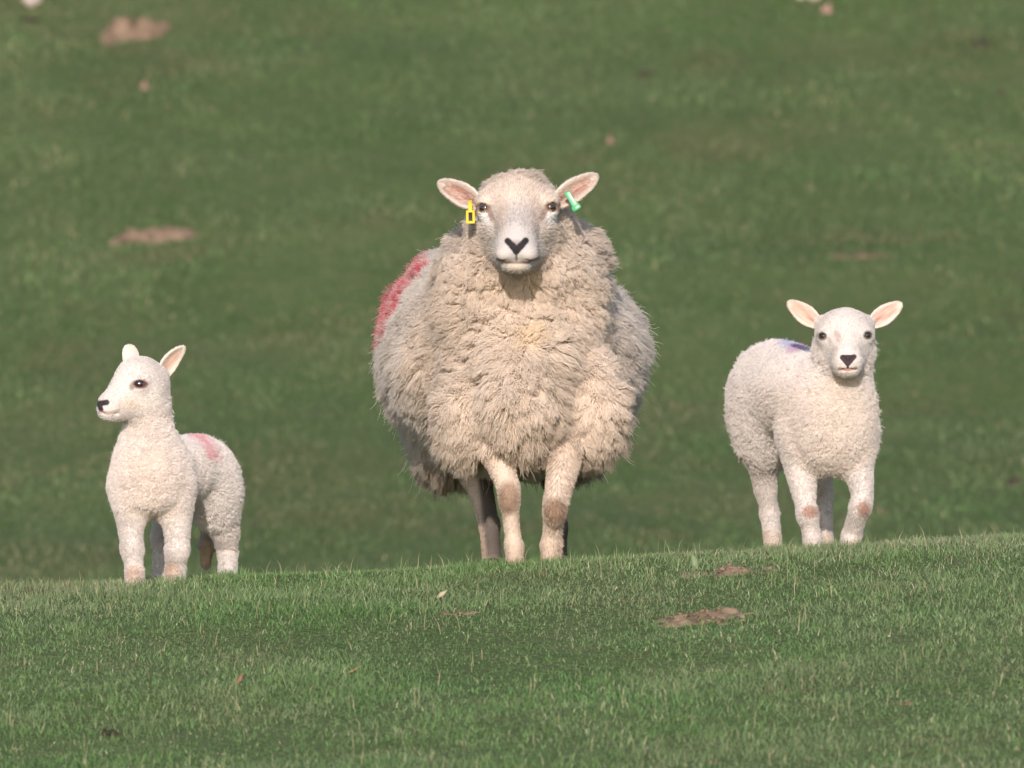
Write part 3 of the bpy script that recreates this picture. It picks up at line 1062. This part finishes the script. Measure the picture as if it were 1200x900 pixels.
ewe = build_animal(
    'ewe', 'large cream fleeced ewe with red paint on its flank between two lambs', 'sheep', None, EL,
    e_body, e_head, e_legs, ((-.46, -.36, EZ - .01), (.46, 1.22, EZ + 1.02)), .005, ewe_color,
    dict(n=380000, length=ewe_len, comb=ewe_comb, r0=.00075, r1=.00026, k=6, cvar=.07,
         clumps=[(.09, .22, .36, .20), (.033, .42, .28, .18), (.011, .36, .12, .10)], curl=.0026, freq=1.5, droop=.22, jitter=.13, fly=.015, skin=.9),
    dict(n=75000, comb=lambda V, N: np.where(((V[:, 2] - EZ) > .45)[:, None], A(0, 1.0, .45), A(0, .2, -1.2)), r0=.0007, r1=.0002),
    [dict(shape=dict(base=E(563, 240, -.03), tip=E(515, 214, -.02), facing=(.10, -1, -.12), tipround=.62, pw=2.0, width=.060, cup=.66, inner=(.30, .15, .115), outer=(.60, .52, .47)), tags=[ring_tag], n=6000),
     dict(shape=dict(base=E(649, 239, -.03), tip=E(699, 206, -.02), facing=(-.10, -1, -.12), tipround=.62, pw=2.0, width=.059, cup=.66, inner=(.30, .15, .115), outer=(.60, .52, .47)), tags=[bar_tag], n=6000)],
    [(c, lk, r, (.075, .032, .014)) for c, lk, r in e_eye],
    [(fl, (0, -1), .034), (fr, (0, -1), .034), (hl_, (0, -1), .034), (fr2, (0, -1), .034)],
    wool_top=ewe_wool_top, lump=.016, seed=5, pick=lambda c: c[1] < -.115 and c[2] > EZ + .6 or (c[1] < -.06 and c[2] > EZ + .84 and abs(c[0]) > .05),
    grooves=[([(568, 346), (590, 358), (612, 366), (636, 358), (655, 346)], 5), ([(560, 380), (590, 372)], 4), ([(577, 376), (562, 405), (546, 428)], 5),
             ([(540, 462), (560, 452), (578, 436)], 4), ([(553, 505), (575, 496), (592, 484)], 5), ([(575, 505), (590, 512), (586, 530)], 5),
             ([(636, 522), (655, 503), (682, 505)], 6), ([(648, 540), (652, 515)], 5), ([(700, 420), (712, 432), (722, 446)], 4), ([(688, 300), (716, 294)], 4),
             ([(684, 322), (712, 324)], 4), ([(660, 376), (690, 366)], 4), ([(503, 400), (500, 450), (508, 500), (528, 545)], 6),
             ([(524, 292), (545, 298)], 4), ([(520, 330), (548, 336)], 4), ([(604, 372), (640, 380), (664, 372)], 4), ([(700, 470), (708, 500)], 4),
             ([(715, 480), (728, 505)], 4), ([(640, 440), (670, 428)], 4), ([(518, 420), (535, 440)], 4)])

# ================================================================== shared lamb settings
def lamb_fleece(n_, sp, curl, ln, pull):
    return dict(n=n_, mat=M_LAMBWOOL, length=lambda V, N: ln + .25 * ln * vnoise(V, .07, 31), skin=.6, comb=lambda V, N: np.tile((0, .1, -.25), (len(V), 1)), r0=.00065, r1=.0003, k=6, cvar=.035,
                clumps=[(.026, .14, .16, .20), (sp, pull, .20, .26)], curl=curl, freq=1.2, droop=.08, jitter=.22, fly=.10)


LAMB_WHITE = (.75, .682, .650)


# ------------------------------------------------------------------ left lamb, head turned to the left
lf1, lf2 = on_foot(157, -.02), on_foot(206, .02)
lh1, lh2 = on_foot(266, .36), on_foot(187, .40)
LL = (lf1 + lf2) / 2
LL[2] = gz(LL[0], LL[1])
l_eye = [(W(163.5, 450, -.076), (-.12, -.97, .12), .0125), (W(136, 449, -.005), (-.80, .58, .10), .0125)]
l_body = [
    ('+', 0, 'c', (W(186, 551, .10), W(232, 551, .33), .079, .083)),               # barrel
    ('+', .05, 'e', (W(174, 554, .02), (.064, .096, .080), None)),                 # chest
    ('+', .04, 'e', (W(175, 580, .02), (.064, .07, .034), None)),
    ('+', .05, 'c', (W(173, 542, .02), W(174, 482, -.002), .062, .048)),           # neck
    ('+', .04, 'e', (W(248, 578, .36), (.064, .085, .088), None)),                  # rump
]
l_head = [
    ('+', .03, 'e', (W(167, 449, -.01), (.058, .062, .057), None)),
    ('+', .02, 'c', (W(160, 445, -.025), W(133, 471, -.062), .050, .031)),
    ('+', .02, 'c', (W(168, 466, -.018), W(137, 481, -.058), .050, .026)),
    ('+', .012, 'e', (W(127, 477, -.070), (.026, .026, .024), None)),
    ('+', .008, 'e', (W(127, 485, -.066), (.022, .022, .012), None)),
    ('+', .015, 'c', (W(184, 444, .0), W(192, 436, .016), .024, .011)),
    ('+', .015, 'c', (W(157, 434, .025), W(154, 425, .035), .020, .011)),
    ('-', .004, 'c', (W(118, 474, -.094), W(123, 476, -.102), .005, .0035)),
    ('-', .003, 'c', (W(115, 483.5, -.088), W(138, 484.5, -.090), .0026, .0022)),
]
for e_ in l_eye[:1]:
    l_head += head_ops_eyes(e_[0], e_[1], e_[2], .005, .62)
l_legs = [
    ('+', .03, 'c', (W(152, 572, .03), W(154, 638, -.005), .052, .029)),
    ('+', .012, 'e', (W(155, 643, -.008), (.028, .028, .030), None)),
    ('+', .012, 'c', (W(155.5, 648, -.004), lf1 + A(0, .004, .03), .026, .024)),
    ('+', .010, 'c', (lf1 + A(0, .002, .03), lf1 + A(0, -.012, .012), .024, .025)),
    ('+', .03, 'c', (W(206, 575, .05), W(208, 640, .012), .052, .031)),
    ('+', .012, 'e', (W(208, 645, .008), (.030, .029, .030), None)),
    ('+', .012, 'c', (W(206, 650, .016), lf2 + A(-.002, .006, .03), .028, .027)),
    ('+', .010, 'c', (lf2 + A(-.002, .004, .03), lf2 + A(-.004, -.012, .012), .027, .027)),
    ('+', .03, 'c', (W(253, 580, .36), W(264, 622, .39), .056, .032)),
    ('+', .012, 'c', (W(264, 622, .39), W(267, 648, .42), .031, .025)),
    ('+', .012, 'c', (W(267, 648, .42), lh1 + A(0, 0, .014), .026, .027)),
    ('+', .03, 'c', (W(205, 590, .38), W(192, 630, .42), .050, .031)),
    ('+', .012, 'c', (W(192, 630, .42), lh2 + A(0, 0, .014), .027, .025)),
    ('+', .02, 'c', (W(252, 590, .46), W(243, 640, .49), .024, .018)),             # tail
    ('+', .012, 'c', (W(243, 640, .49), W(241, 660, .49), .018, .014)),
]


def left_lamb_color(V, wf):
    px, py = project(V)
    y = V[:, 1]
    n2_ = vnoise(V, .05, 14)
    C = np.tile(LAMB_WHITE, (len(V), 1)) * (1 + .05 * n2_)[:, None]
    C = mixc(C, (.69, .60, .54), blob(px, py, 178, 565, 40, 45, .8) * .55 * (y < .2))
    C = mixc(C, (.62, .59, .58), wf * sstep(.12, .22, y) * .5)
    C = mixc(C, (.68, .10, .16), near_px(px, py, [(226, 511), (238, 520), (246, 534)], 7) * (y > .1) * (.30 + .4 * vnoise(V, .015, 3)))
    C = mixc(C, (.62, .30, .34), near_px(px, py, [(222, 505), (240, 513), (252, 536)], 10) * (y > .1) * .25)
    C = C * (1 - .28 * (1 - wf))[:, None]
    hd = (py < 500) & (y < .1)
    C = mixc(C, (.50, .39, .31), blob(px, py, 152, 474, 12, 8, .7) * .5 * hd)
    nose = np.clip(near_px(px, py, [(116, 473), (125, 471.5)], 4.4) + near_px(px, py, [(116.5, 474), (118.5, 480)], 3.6), 0, 1) * hd * (y < -.05)
    C = mixc(C, (.03, .022, .024), nose)
    mouth = near_px(px, py, [(118, 483), (128, 484), (139, 481)], 2.6) * hd
    C = mixc(C, (.30, .19, .17), mouth * .65)
    C = mixc(C, (.10, .035, .035), blob(px, py, 164, 450, 9, 5.5, .25) * hd)
    C = mixc(C, (.22, .17, .15), blob(px, py, 154.5, 453, 3.2, 4, .4) * hd * .85)
    C = mixc(C, (.34, .20, .12), (blob(px, py, 157, 672, 9, 10, .5) + blob(px, py, 202, 668, 9, 10, .5)) * (y < .1) * .6)
    C = mixc(C, (.44, .33, .235), blob(px, py, 241, 652, 10, 16, .4) * (y > .42) * .8)
    bare = np.clip(nose + mouth + blob(px, py, 164, 450, 5.5, 3.2, .2) * hd, 0, 1)
    hl = np.where(py < 500, .0045, .0075)
    hl = np.where((py > 500) & (py < 640) & (y > .3), .013, hl)
    return np.clip(C, .01, .9), bare, hl


def slim(ops, f, first):
    """scale the radii of leg pieces; the first of each limb, inside the coat, by its own factor"""
    out = []
    for op in ops:
        k = first if op[1] == .03 else f
        if op[2] == 'c':
            a_, b_, r1, r2 = op[3]
            out.append((op[0], op[1] * .8, 'c', (a_, b_, r1 * k, r2 * (f if op[1] == .03 else k))))
        else:
            out.append((op[0], op[1] * .8, 'e', (op[3][0], tuple(v * k * 1.1 for v in op[3][1]), op[3][2])))
    return out


l_legs = slim(l_legs, .78, .88)
mnL = np.array([W(95, 400, 0)[0], -.20, gz(LL[0] - .1, .4) - .05]); mxL = np.array([W(310, 400, .6)[0], .62, W(150, 400, 0)[2]])
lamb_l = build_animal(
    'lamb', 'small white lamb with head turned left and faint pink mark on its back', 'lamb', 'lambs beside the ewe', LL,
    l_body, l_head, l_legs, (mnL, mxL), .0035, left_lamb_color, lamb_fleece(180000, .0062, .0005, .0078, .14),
    dict(n=85000, comb=lambda V, N: np.where((project(V)[1] < 500)[:, None], A(.8, .5, .2), A(0, .1, -1.0)), r0=.00055, r1=.0002, clumps=((.012, .20, .06, .15),)),
    [dict(shape=dict(base=W(187, 443, .0), tip=W(214.5, 406, -.005), facing=(.62, -.76, .1), width=.052, cup=.72, inner=(.50, .32, .25), outer=(.63, .56, .51), tipround=.75, pw=1.9), n=3000, hl=.004),
     dict(shape=dict(base=W(154, 433, .03), tip=W(151.5, 405, .04), facing=(-.45, .9, .1), width=.042, cup=.6, inner=(.5, .32, .28), outer=(.63, .57, .53)), n=2500, hl=.004)],
    [(c, lk, r, (.03, .018, .014)) for c, lk, r in l_eye[:1]],
    [(lf1, (-.3, -1), .03), (lf2, (-.3, -1), .03), (lh1, (-.3, -1), .03), (lh2, (-.3, -1), .03)], seed=7, pick=lambda c: c[1] < -.03 and c[2] > LL[2] + .36)

# ------------------------------------------------------------------ right lamb, facing the camera
rf1, rf2 = on_foot(954, -.01), on_foot(998, .0)
rh1, rh2 = on_foot(907, .36), on_foot(968, .38)
RL = (rf1 + rf2) / 2
RL[2] = gz(RL[0], RL[1])
r_eye = [(W(966, 394, -.088), (-.62, -.78, .08), .0105), (W(1015, 393, -.088), (.62, -.78, .08), .0105)]
r_body = [
    ('+', 0, 'c', (W(956, 466, .10), W(911, 452, .35), .100, .108)),
    ('+', .05, 'e', (W(975, 496, .02), (.088, .12, .102), None)),
    ('+', .04, 'e', (W(977, 520, .02), (.076, .09, .050), None)),
    ('+', .05, 'c', (W(980, 475, .02), W(989, 415, -.02), .075, .058)),
    ('+', .05, 'e', (W(901, 490, .38), (.088, .11, .115), None)),
]
r_head = [
    ('+', .03, 'e', (W(990, 392, -.045), (.068, .066, .063), None)),
    ('+', .02, 'c', (W(990.5, 395, -.065), W(992.5, 417, -.140), .050, .032)),
    ('+', .02, 'c', (W(990.5, 415, -.035), W(992.5, 430, -.125), .056, .027)),
    ('+', .012, 'e', (W(993, 424, -.148), (.033, .029, .029), None)),
    ('+', .008, 'e', (W(993, 434, -.140), (.025, .024, .013), None)),
    ('+', .015, 'c', (W(968, 382, -.025), W(957, 375, -.008), .021, .011)),
    ('+', .015, 'c', (W(1012, 382, -.025), W(1023, 375, -.008), .021, .011)),
    ('-', .004, 'c', (W(988, 419, -.178), W(992, 424, -.182), .0045, .0025)),
    ('-', .004, 'c', (W(1000, 419, -.178), W(995, 424, -.182), .0045, .0025)),
    ('-', .003, 'c', (W(984, 432.5, -.160), W(993.5, 433.5, -.178), .0022, .003)),
    ('-', .003, 'c', (W(1003, 432, -.160), W(993.5, 433.5, -.178), .0022, .003)),
]
for e_ in r_eye:
    r_head += head_ops_eyes(e_[0], e_[1], e_[2], .005, .52)
r_legs = [
    ('+', .03, 'c', (W(933, 512, .05), W(945, 596, -.01), .062, .030)),
    ('+', .012, 'e', (W(946, 602, -.016), (.031, .032, .034), None)),
    ('+', .012, 'c', (W(947, 607, -.010), rf1 + A(-.002, .006, .03), .029, .027)),
    ('+', .010, 'c', (rf1 + A(-.002, .004, .03), rf1 + A(0, -.012, .012), .027, .028)),
    ('+', .03, 'c', (W(1000, 512, .04), W(1011, 580, -.035), .058, .034)),
    ('+', .012, 'e', (W(1009, 592, -.045), (.033, .033, .034), None)),
    ('+', .012, 'c', (W(1006, 600, -.035), rf2 + A(.002, .016, .03), .031, .029)),
    ('+', .010, 'c', (rf2 + A(.002, .014, .03), rf2 + A(-.004, -.002, .012), .029, .030)),
    ('+', .03, 'c', (W(892, 520, .38), W(897, 572, .43), .060, .034)),
    ('+', .012, 'c', (W(897, 572, .43), W(902, 602, .45), .033, .027)),
    ('+', .012, 'c', (W(902, 602, .45), rh1 + A(0, 0, .014), .028, .029)),
    ('+', .03, 'c', (W(955, 520, .36), W(965, 580, .42), .050, .029)),
    ('+', .012, 'c', (W(965, 580, .42), rh2 + A(0, 0, .014), .026, .025)),
    ('+', .02, 'c', (W(872, 470, .48), W(868, 530, .51), .024, .018)),
]


def right_lamb_color(V, wf):
    px, py = project(V)
    y = V[:, 1]
    n2_ = vnoise(V, .05, 24)
    C = np.tile(LAMB_WHITE, (len(V), 1)) * (1 + .05 * n2_)[:, None]
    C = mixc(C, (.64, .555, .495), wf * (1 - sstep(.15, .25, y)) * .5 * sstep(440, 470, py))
    C = mixc(C, (.71, .63, .56), blob(px, py, 985, 480, 24, 40, .7) * .6 * (y < .1))
    C = mixc(C, (.62, .585, .575), wf * sstep(.12, .22, y) * .5)
    blue = blob(px, py, 937, 401, 24, 12, .25) * (y > .0) * wf
    C = mixc(C, (.30, .32, .54), blue * .65)
    C = mixc(C, (.50, .26, .42), near_px(px, py, [(925, 413), (948, 405)], 5) * wf * (y > 0) * .6)
    C = C * (1 - .30 * (1 - wf))[:, None]
    hd = (py < 452) & (y < .08)
    spot = near_px(px, py, [(981, 391), (984, 399)], 4.5) + near_px(px, py, [(979, 408), (977, 416)], 4.5) * .6 + near_px(px, py, [(971, 397), (973, 401)], 2.6)
    C = mixc(C, (.34, .23, .19), np.clip(spot, 0, 1) * hd * (.45 + .3 * vnoise(V, .008, 5)))
    C = mixc(C, (.45, .33, .27), blob(px, py, 1001, 393, 3, 4, .6) * hd * .35)
    nose = np.clip(near_px(px, py, [(987, 419), (993, 426)], 3.8) + near_px(px, py, [(1001, 418), (994, 426)], 3.8) + near_px(px, py, [(988, 418), (1000, 418)], 3) * .9
                   + blob(px, py, 994, 421, 5, 4.5) * .9 + near_px(px, py, [(993.5, 424), (993.5, 431)], 1.8), 0, 1) * hd * (y < -.1)
    C = mixc(C, (.035, .022, .025), nose)
    mouth = near_px(px, py, [(984, 432), (993, 433.5), (1003, 431.5)], 2.4) * hd * (y < -.08)
    C = mixc(C, (.30, .13, .115), mouth * .8)
    eye = (blob(px, py, 963.5, 394, 5.5, 5, .3) + blob(px, py, 1017, 393, 5.5, 5, .3)) * hd
    C = mixc(C, (.05, .035, .03), np.clip(eye, 0, 1))
    C = mixc(C, (.26, .13, .09), np.clip(blob(px, py, 949, 599, 9, 7, .5) + blob(px, py, 1012, 596, 7, 9, .5), 0, 1) * (y < .06) * .8)
    C = mixc(C, (.45, .33, .25), (1 - sstep(.0, .04, V[:, 2] - RL[2])) * .5)
    bare = np.clip(nose + mouth + (blob(px, py, 963.5, 394, 3.8, 3.2, .2) + blob(px, py, 1017, 393, 3.8, 3.2, .2)) * hd, 0, 1)
    hl = np.where(py < 452, .0045, .0075)
    return np.clip(C, .01, .9), bare, hl


r_legs = slim(r_legs, .68, .80)
mnR = np.array([W(835, 400, .5)[0], -.24, gz(RL[0] - .1, .45) - .05]); mxR = np.array([W(1060, 400, 0)[0], .62, W(990, 340, 0)[2]])
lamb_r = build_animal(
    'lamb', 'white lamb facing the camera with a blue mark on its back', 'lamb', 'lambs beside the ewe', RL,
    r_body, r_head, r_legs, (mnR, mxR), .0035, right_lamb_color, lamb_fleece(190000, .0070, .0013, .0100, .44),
    dict(n=85000, comb=lambda V, N: np.where((project(V)[1] < 452)[:, None], A(0, .9, .4), A(0, .1, -1.0)), r0=.00055, r1=.0002, clumps=((.012, .20, .06, .15),)),
    [dict(shape=dict(base=W(958, 379, -.02), tip=W(924, 354, -.02), facing=(.12, -1, -.05), width=.053, cup=.5, inner=(.56, .30, .23), outer=(.64, .54, .48), tipround=.8, pw=1.8), n=3000, hl=.004),
     dict(shape=dict(base=W(1022, 379, -.02), tip=W(1056, 356, -.02), facing=(-.12, -1, -.05), width=.053, cup=.5, inner=(.56, .27, .22), outer=(.64, .57, .52), tipround=.8, pw=1.8), n=3000, hl=.004)],
    [(c, lk, r, (.03, .02, .016)) for c, lk, r in r_eye],
    [(rf1, (.2, -1), .03), (rf2, (.2, -1), .03), (rh1, (.2, -1), .03), (rh2, (.2, -1), .03)], seed=9, pick=lambda c: c[1] < -.08 and c[2] > RL[2] + .36)


# ------------------------------------------------------------------ lambs far up the slope, only their feet inside the frame
def copy_tree(o, parent=None):
    c = o.copy()
    COL.objects.link(c)
    c.parent = parent
    if parent is not None:
        c.matrix_parent_inverse = o.matrix_parent_inverse
    for ch in list(o.children):
        copy_tree(ch, c)
    return c


for (px, py, rz, lab) in ((38, 5, 62, 'distant lamb whose feet show at the top left corner above the molehill'),
                          (948, 0, -60, 'distant lamb whose feet just show at the top edge at right')):
    c = copy_tree(lamb_r)
    p = G(px, py, 5)
    c.location = p
    c.rotation_euler = (0, 0, math.radians(rz))
    c['label'] = lab
    c['group'] = 'lambs grazing up the slope'
# ------------------------------------------------------------------ grass
def blades(name, xy, length, width, lean, colr, label, seed, bend=.5):
    r = np.random.default_rng(seed)
    n_ = len(xy)
    z = ground_z(xy[:, 0], xy[:, 1])
    base = np.stack([xy[:, 0], xy[:, 1], z - .004], 1)
    a = r.uniform(0, 6.283, n_)
    side = np.stack([np.cos(a), np.sin(a), 0 * a], 1) * (width * .5)[:, None]
    b_ = r.uniform(0, 6.283, n_)
    ln = lean * length
    fwd = np.stack([np.cos(b_), np.sin(b_), 0 * b_], 1)
    up_ = np.array([0, 0, 1.0])
    mid = base + up_ * (length * .55)[:, None] + fwd * (ln * .32)[:, None]
    tip = base + up_ * (length * np.sqrt(np.clip(1 - (lean * .8) ** 2, .08, 1)))[:, None] + fwd * ln[:, None]
    V = np.stack([base - side, base + side, mid + side * .8, mid - side * .8, tip], 1).reshape(-1, 3)
    o5 = np.arange(n_)[:, None] * 5
    T = np.concatenate([o5 + np.array([[0, 1, 2]]), o5 + np.array([[0, 2, 3]]), o5 + np.array([[3, 2, 4]])])
    C = np.repeat(colr, 5, axis=0)
    o = mesh_np(name, V, T, M_GRASS, None, C, smooth=False)
    return tag(o, label, 'grass', kind='stuff')


def grass_colour(x, y, r, green, dull, straw, p_straw, s, spread=.38):
    n_ = len(x)
    m1 = .5 + .5 * noise2(x, y, .55 * s, 61) ; m2 = .5 + .5 * noise2(x, y, .16 * s, 62); m3 = .5 + .5 * noise2(x, y, 1.9 * s, 63)
    w = np.clip(.5 + 1.5 * (.45 * m1 + .35 * m2 + .35 * m3 - .58) + r.normal(0, .16, n_), 0, 1)
    c = mixc(np.tile(green, (n_, 1)).astype(float), dull, w)
    c = c * r.uniform(1 - spread, 1 + spread, (n_, 1))
    ps = p_straw * (.35 + 1.5 * sstep(.55, .85, .5 * m2 + .5 * m3))
    st = (r.random(n_) < ps).astype(float)
    return np.clip(mixc(c, straw, st * r.uniform(.5, 1, n_)), .005, .7)


rg = np.random.default_rng(101)
GREEN, DULL, STRAW = (.116, .210, .070), (.206, .258, .134), (.56, .48, .34)
# near ridge: dense short turf
n_ = 500000
y = rg.uniform(0, 1, n_)
y = -3.9 + 4.9 * y ** .85
x = rg.uniform(-1.75, 1.75, n_)
keep = soil_mask(x, y) < rg.uniform(.1, 2.3, n_)
keep &= (.72 + .32 * noise2(x, y, .12, 91)) > rg.random(n_) * .78
x, y = x[keep], y[keep]
n_ = len(x)
tall = .5 + .5 * noise2(x, y, .45, 92)
ln = (.008 + .024 * rg.random(n_) ** 2.0) * (.5 + 1.1 * tall * (.6 + .4 * noise2(x, y, .09, 94)))
lush = sstep(.15, .6, noise2(x, y, .42, 98) + .4 * noise2(x, y, .13, 99))
ln = ln * (1 + .4 * lush) * (.88 - .12 * sstep(-.15, .15, y))
gc = grass_colour(x, y, rg, GREEN, DULL, STRAW, .11, 1.0)
gc = mixc(gc, (.075, .15, .042), lush * .25)
br = sstep(.35, .75, noise2(x, y, .30, 97)) * (rg.random(n_) < .3)
gc = mixc(gc, (.25, .25, .155), .55 * sstep(.0, .7, noise2(x, y, .55, 68) + .6 * noise2(x, y, .17, 69)) * rg.random(n_))
gc = mixc(gc, (.19, .145, .085), br * rg.uniform(.3, .9, n_))
blades('grass', np.stack([x, y], 1), ln, rg.uniform(.0010, .0025, n_), rg.uniform(.2, 1.25, n_), gc, 'short green turf in focus on the near ridge', 201)
# stray taller stems and dead stalks on the ridge
n_ = 1500
x = rg.uniform(-1.75, 1.75, n_); y = rg.uniform(-3.5, .25, n_)
ln = rg.uniform(.03, .062, n_)
gc = mixc(np.tile((.10, .15, .055), (n_, 1)).astype(float), (.42, .35, .22), (rg.random(n_) < .6) * rg.uniform(.5, 1, n_))
blades('dry_stalks', np.stack([x, y], 1), ln, rg.uniform(.0010, .0018, n_), rg.uniform(.05, .6, n_), gc, 'thin dry stalks standing out of the near turf', 203)
n_ = 2400
x = rg.uniform(-1.75, 1.75, n_); y = rg.uniform(-.35, .12, n_)
x = x + .05 * np.sin(x * 23) + .03 * np.sin(x * 57)
gc = grass_colour(x, y, rg, GREEN, DULL, STRAW, .22, 1.0)
blades('grass', np.stack([x, y], 1), .014 + .034 * rg.random(n_) ** 2.5, rg.uniform(.0009, .0020, n_), rg.uniform(.1, .9, n_), gc, 'ragged taller blades along the crest of the ridge', 207)
# longer blades left standing round the feet
fx, fy = [], []
for q in (fl, fr, hl_, lf1, lf2, lh1, rf1, rf2, rh1, rh2):
    m_ = 170
    fx.append(q[0] + rg.normal(0, .030, m_)); fy.append(q[1] - .030 - np.abs(rg.normal(0, .035, m_)))
x = np.concatenate(fx); y = np.concatenate(fy); n_ = len(x)
gc = grass_colour(x, y, rg, GREEN, DULL, STRAW, .14, 1.0)
blades('grass', np.stack([x, y], 1), rg.uniform(.012, .034, n_), rg.uniform(.0010, .0024, n_), rg.uniform(.1, .9, n_), gc, 'longer grass blades standing in front of the hooves', 206)
# sides of the ridge and foot of the slope, outside the frame but a step away
n_ = 50000
x = np.concatenate([rg.uniform(-5, -1.75, n_), rg.uniform(1.75, 5, n_)]); y = rg.uniform(-5, 1.2, 2 * n_)
gc = grass_colour(x, y, rg, GREEN, DULL, STRAW, .06, 1.0)
blades('grass', np.stack([x, y], 1), rg.uniform(.02, .05, 2 * n_), rg.uniform(.003, .006, 2 * n_), rg.uniform(.1, .95, 2 * n_), gc, 'short turf along the ridge to either side', 204)
# hillside beyond
n_ = 350000
y = 4.5 + 21 * rg.random(n_) ** .9
x = rg.uniform(-1, 1, n_) * (3.7 + .03 * y)
keep = soil_mask(x, y) < rg.uniform(.1, 1.0, n_)
keep &= (.8 + .35 * noise2(x, y, .25, 95)) > rg.random(n_) * .9
x, y = x[keep], y[keep]
n_ = len(x)
tall = .5 + .5 * noise2(x, y, .5, 96)
gc = grass_colour(x, y, rg, (.087, .158, .054), (.138, .178, .082), (.36, .28, .17), .05, 1.6, .09)
gc = mixc(gc, (.158, .138, .080), .6 * sstep(.15, .75, noise2(x, y, .9, 64) + .6 * noise2(x, y, .3, 65)))
gc = gc * (1 + .18 * noise2(x, y, 2.2, 66) + .18 * noise2(x, y, .6, 67) + .14 * noise2(x, y, .2, 70))[:, None]
blades('grass', np.stack([x, y], 1), (.013 + .024 * rg.random(n_)) * (.5 + 1.0 * tall), rg.uniform(.0035, .0075, n_), rg.uniform(.2, 1.1, n_), gc, 'soft green grass on the out of focus hillside', 205)


# ------------------------------------------------------------------ broad leaves lying in the near turf
def leaf(px, py, L, w, ax, nr, col, label, cat, seed):
    p = G(px, py, -8)
    ax = unit(np.asarray(ax, float)); nr = np.asarray(nr, float); nr = unit(nr - ax * (nr @ ax)); sd = np.cross(ax, nr)
    V = []; nu, nv = 10, 5
    for top in (1, 0):
        for i in range(nu):
            u = i / (nu - 1)
            ww = w * .5 * math.sin(math.pi * min(1, u * .9 + .08)) ** .8 * (1 - .25 * u)
            for j in range(nv):
                v = j / (nv - 1) * 2 - 1
                V.append(ax * (L * u) + sd * (v * ww * (1 + .12 * math.sin(9 * u + seed))) + nr * (.35 * ww * v * v + .12 * L * u * u + (.0006 if top else -.0006)))
    V = np.array(V)
    ii = np.arange(nu * nv).reshape(nu, nv)
    F = np.stack([ii[:-1, :-1].ravel(), ii[1:, :-1].ravel(), ii[1:, 1:].ravel(), ii[:-1, 1:].ravel()], 1)
    F = np.concatenate([F, F[:, ::-1] + nu * nv])
    rib = np.abs(np.tile(np.linspace(-1, 1, nv), nu * 2)) < .1
    C = np.tile(col, (len(V), 1)).astype(float); C[rib] = C[rib] * 1.35
    o = mesh_np(cat.replace(' ', '_'), V, F, M_LEAF, None, np.clip(C, 0, 1))
    o.location = p + np.array([0, 0, .002])
    return tag(o, label, cat)


leaf(815, 668, .036, .020, (-.25, .15, 1), (.3, -1, .2), (.17, .22, .12), 'pale green broad leaf upright beside the narrow earth strip', 'leaf', 1)
leaf(276, 804, .030, .012, (.45, .2, .8), (.4, -1, .2), (.20, .105, .065), 'curled reddish brown dead leaf in the grass below the left lamb', 'dead leaf', 2)
leaf(512, 702, .03, .012, (.6, .3, .4), (.1, -.8, .6), (.36, .30, .2), 'small straw coloured dead leaf in front of the ewe', 'dead leaf', 3)
leaf(408, 790, .036, .005, (.75, .2, .35), (.1, -.8, .6), (.26, .15, .08), 'slender orange brown dead leaf in the near grass left of centre', 'dead leaf', 4)
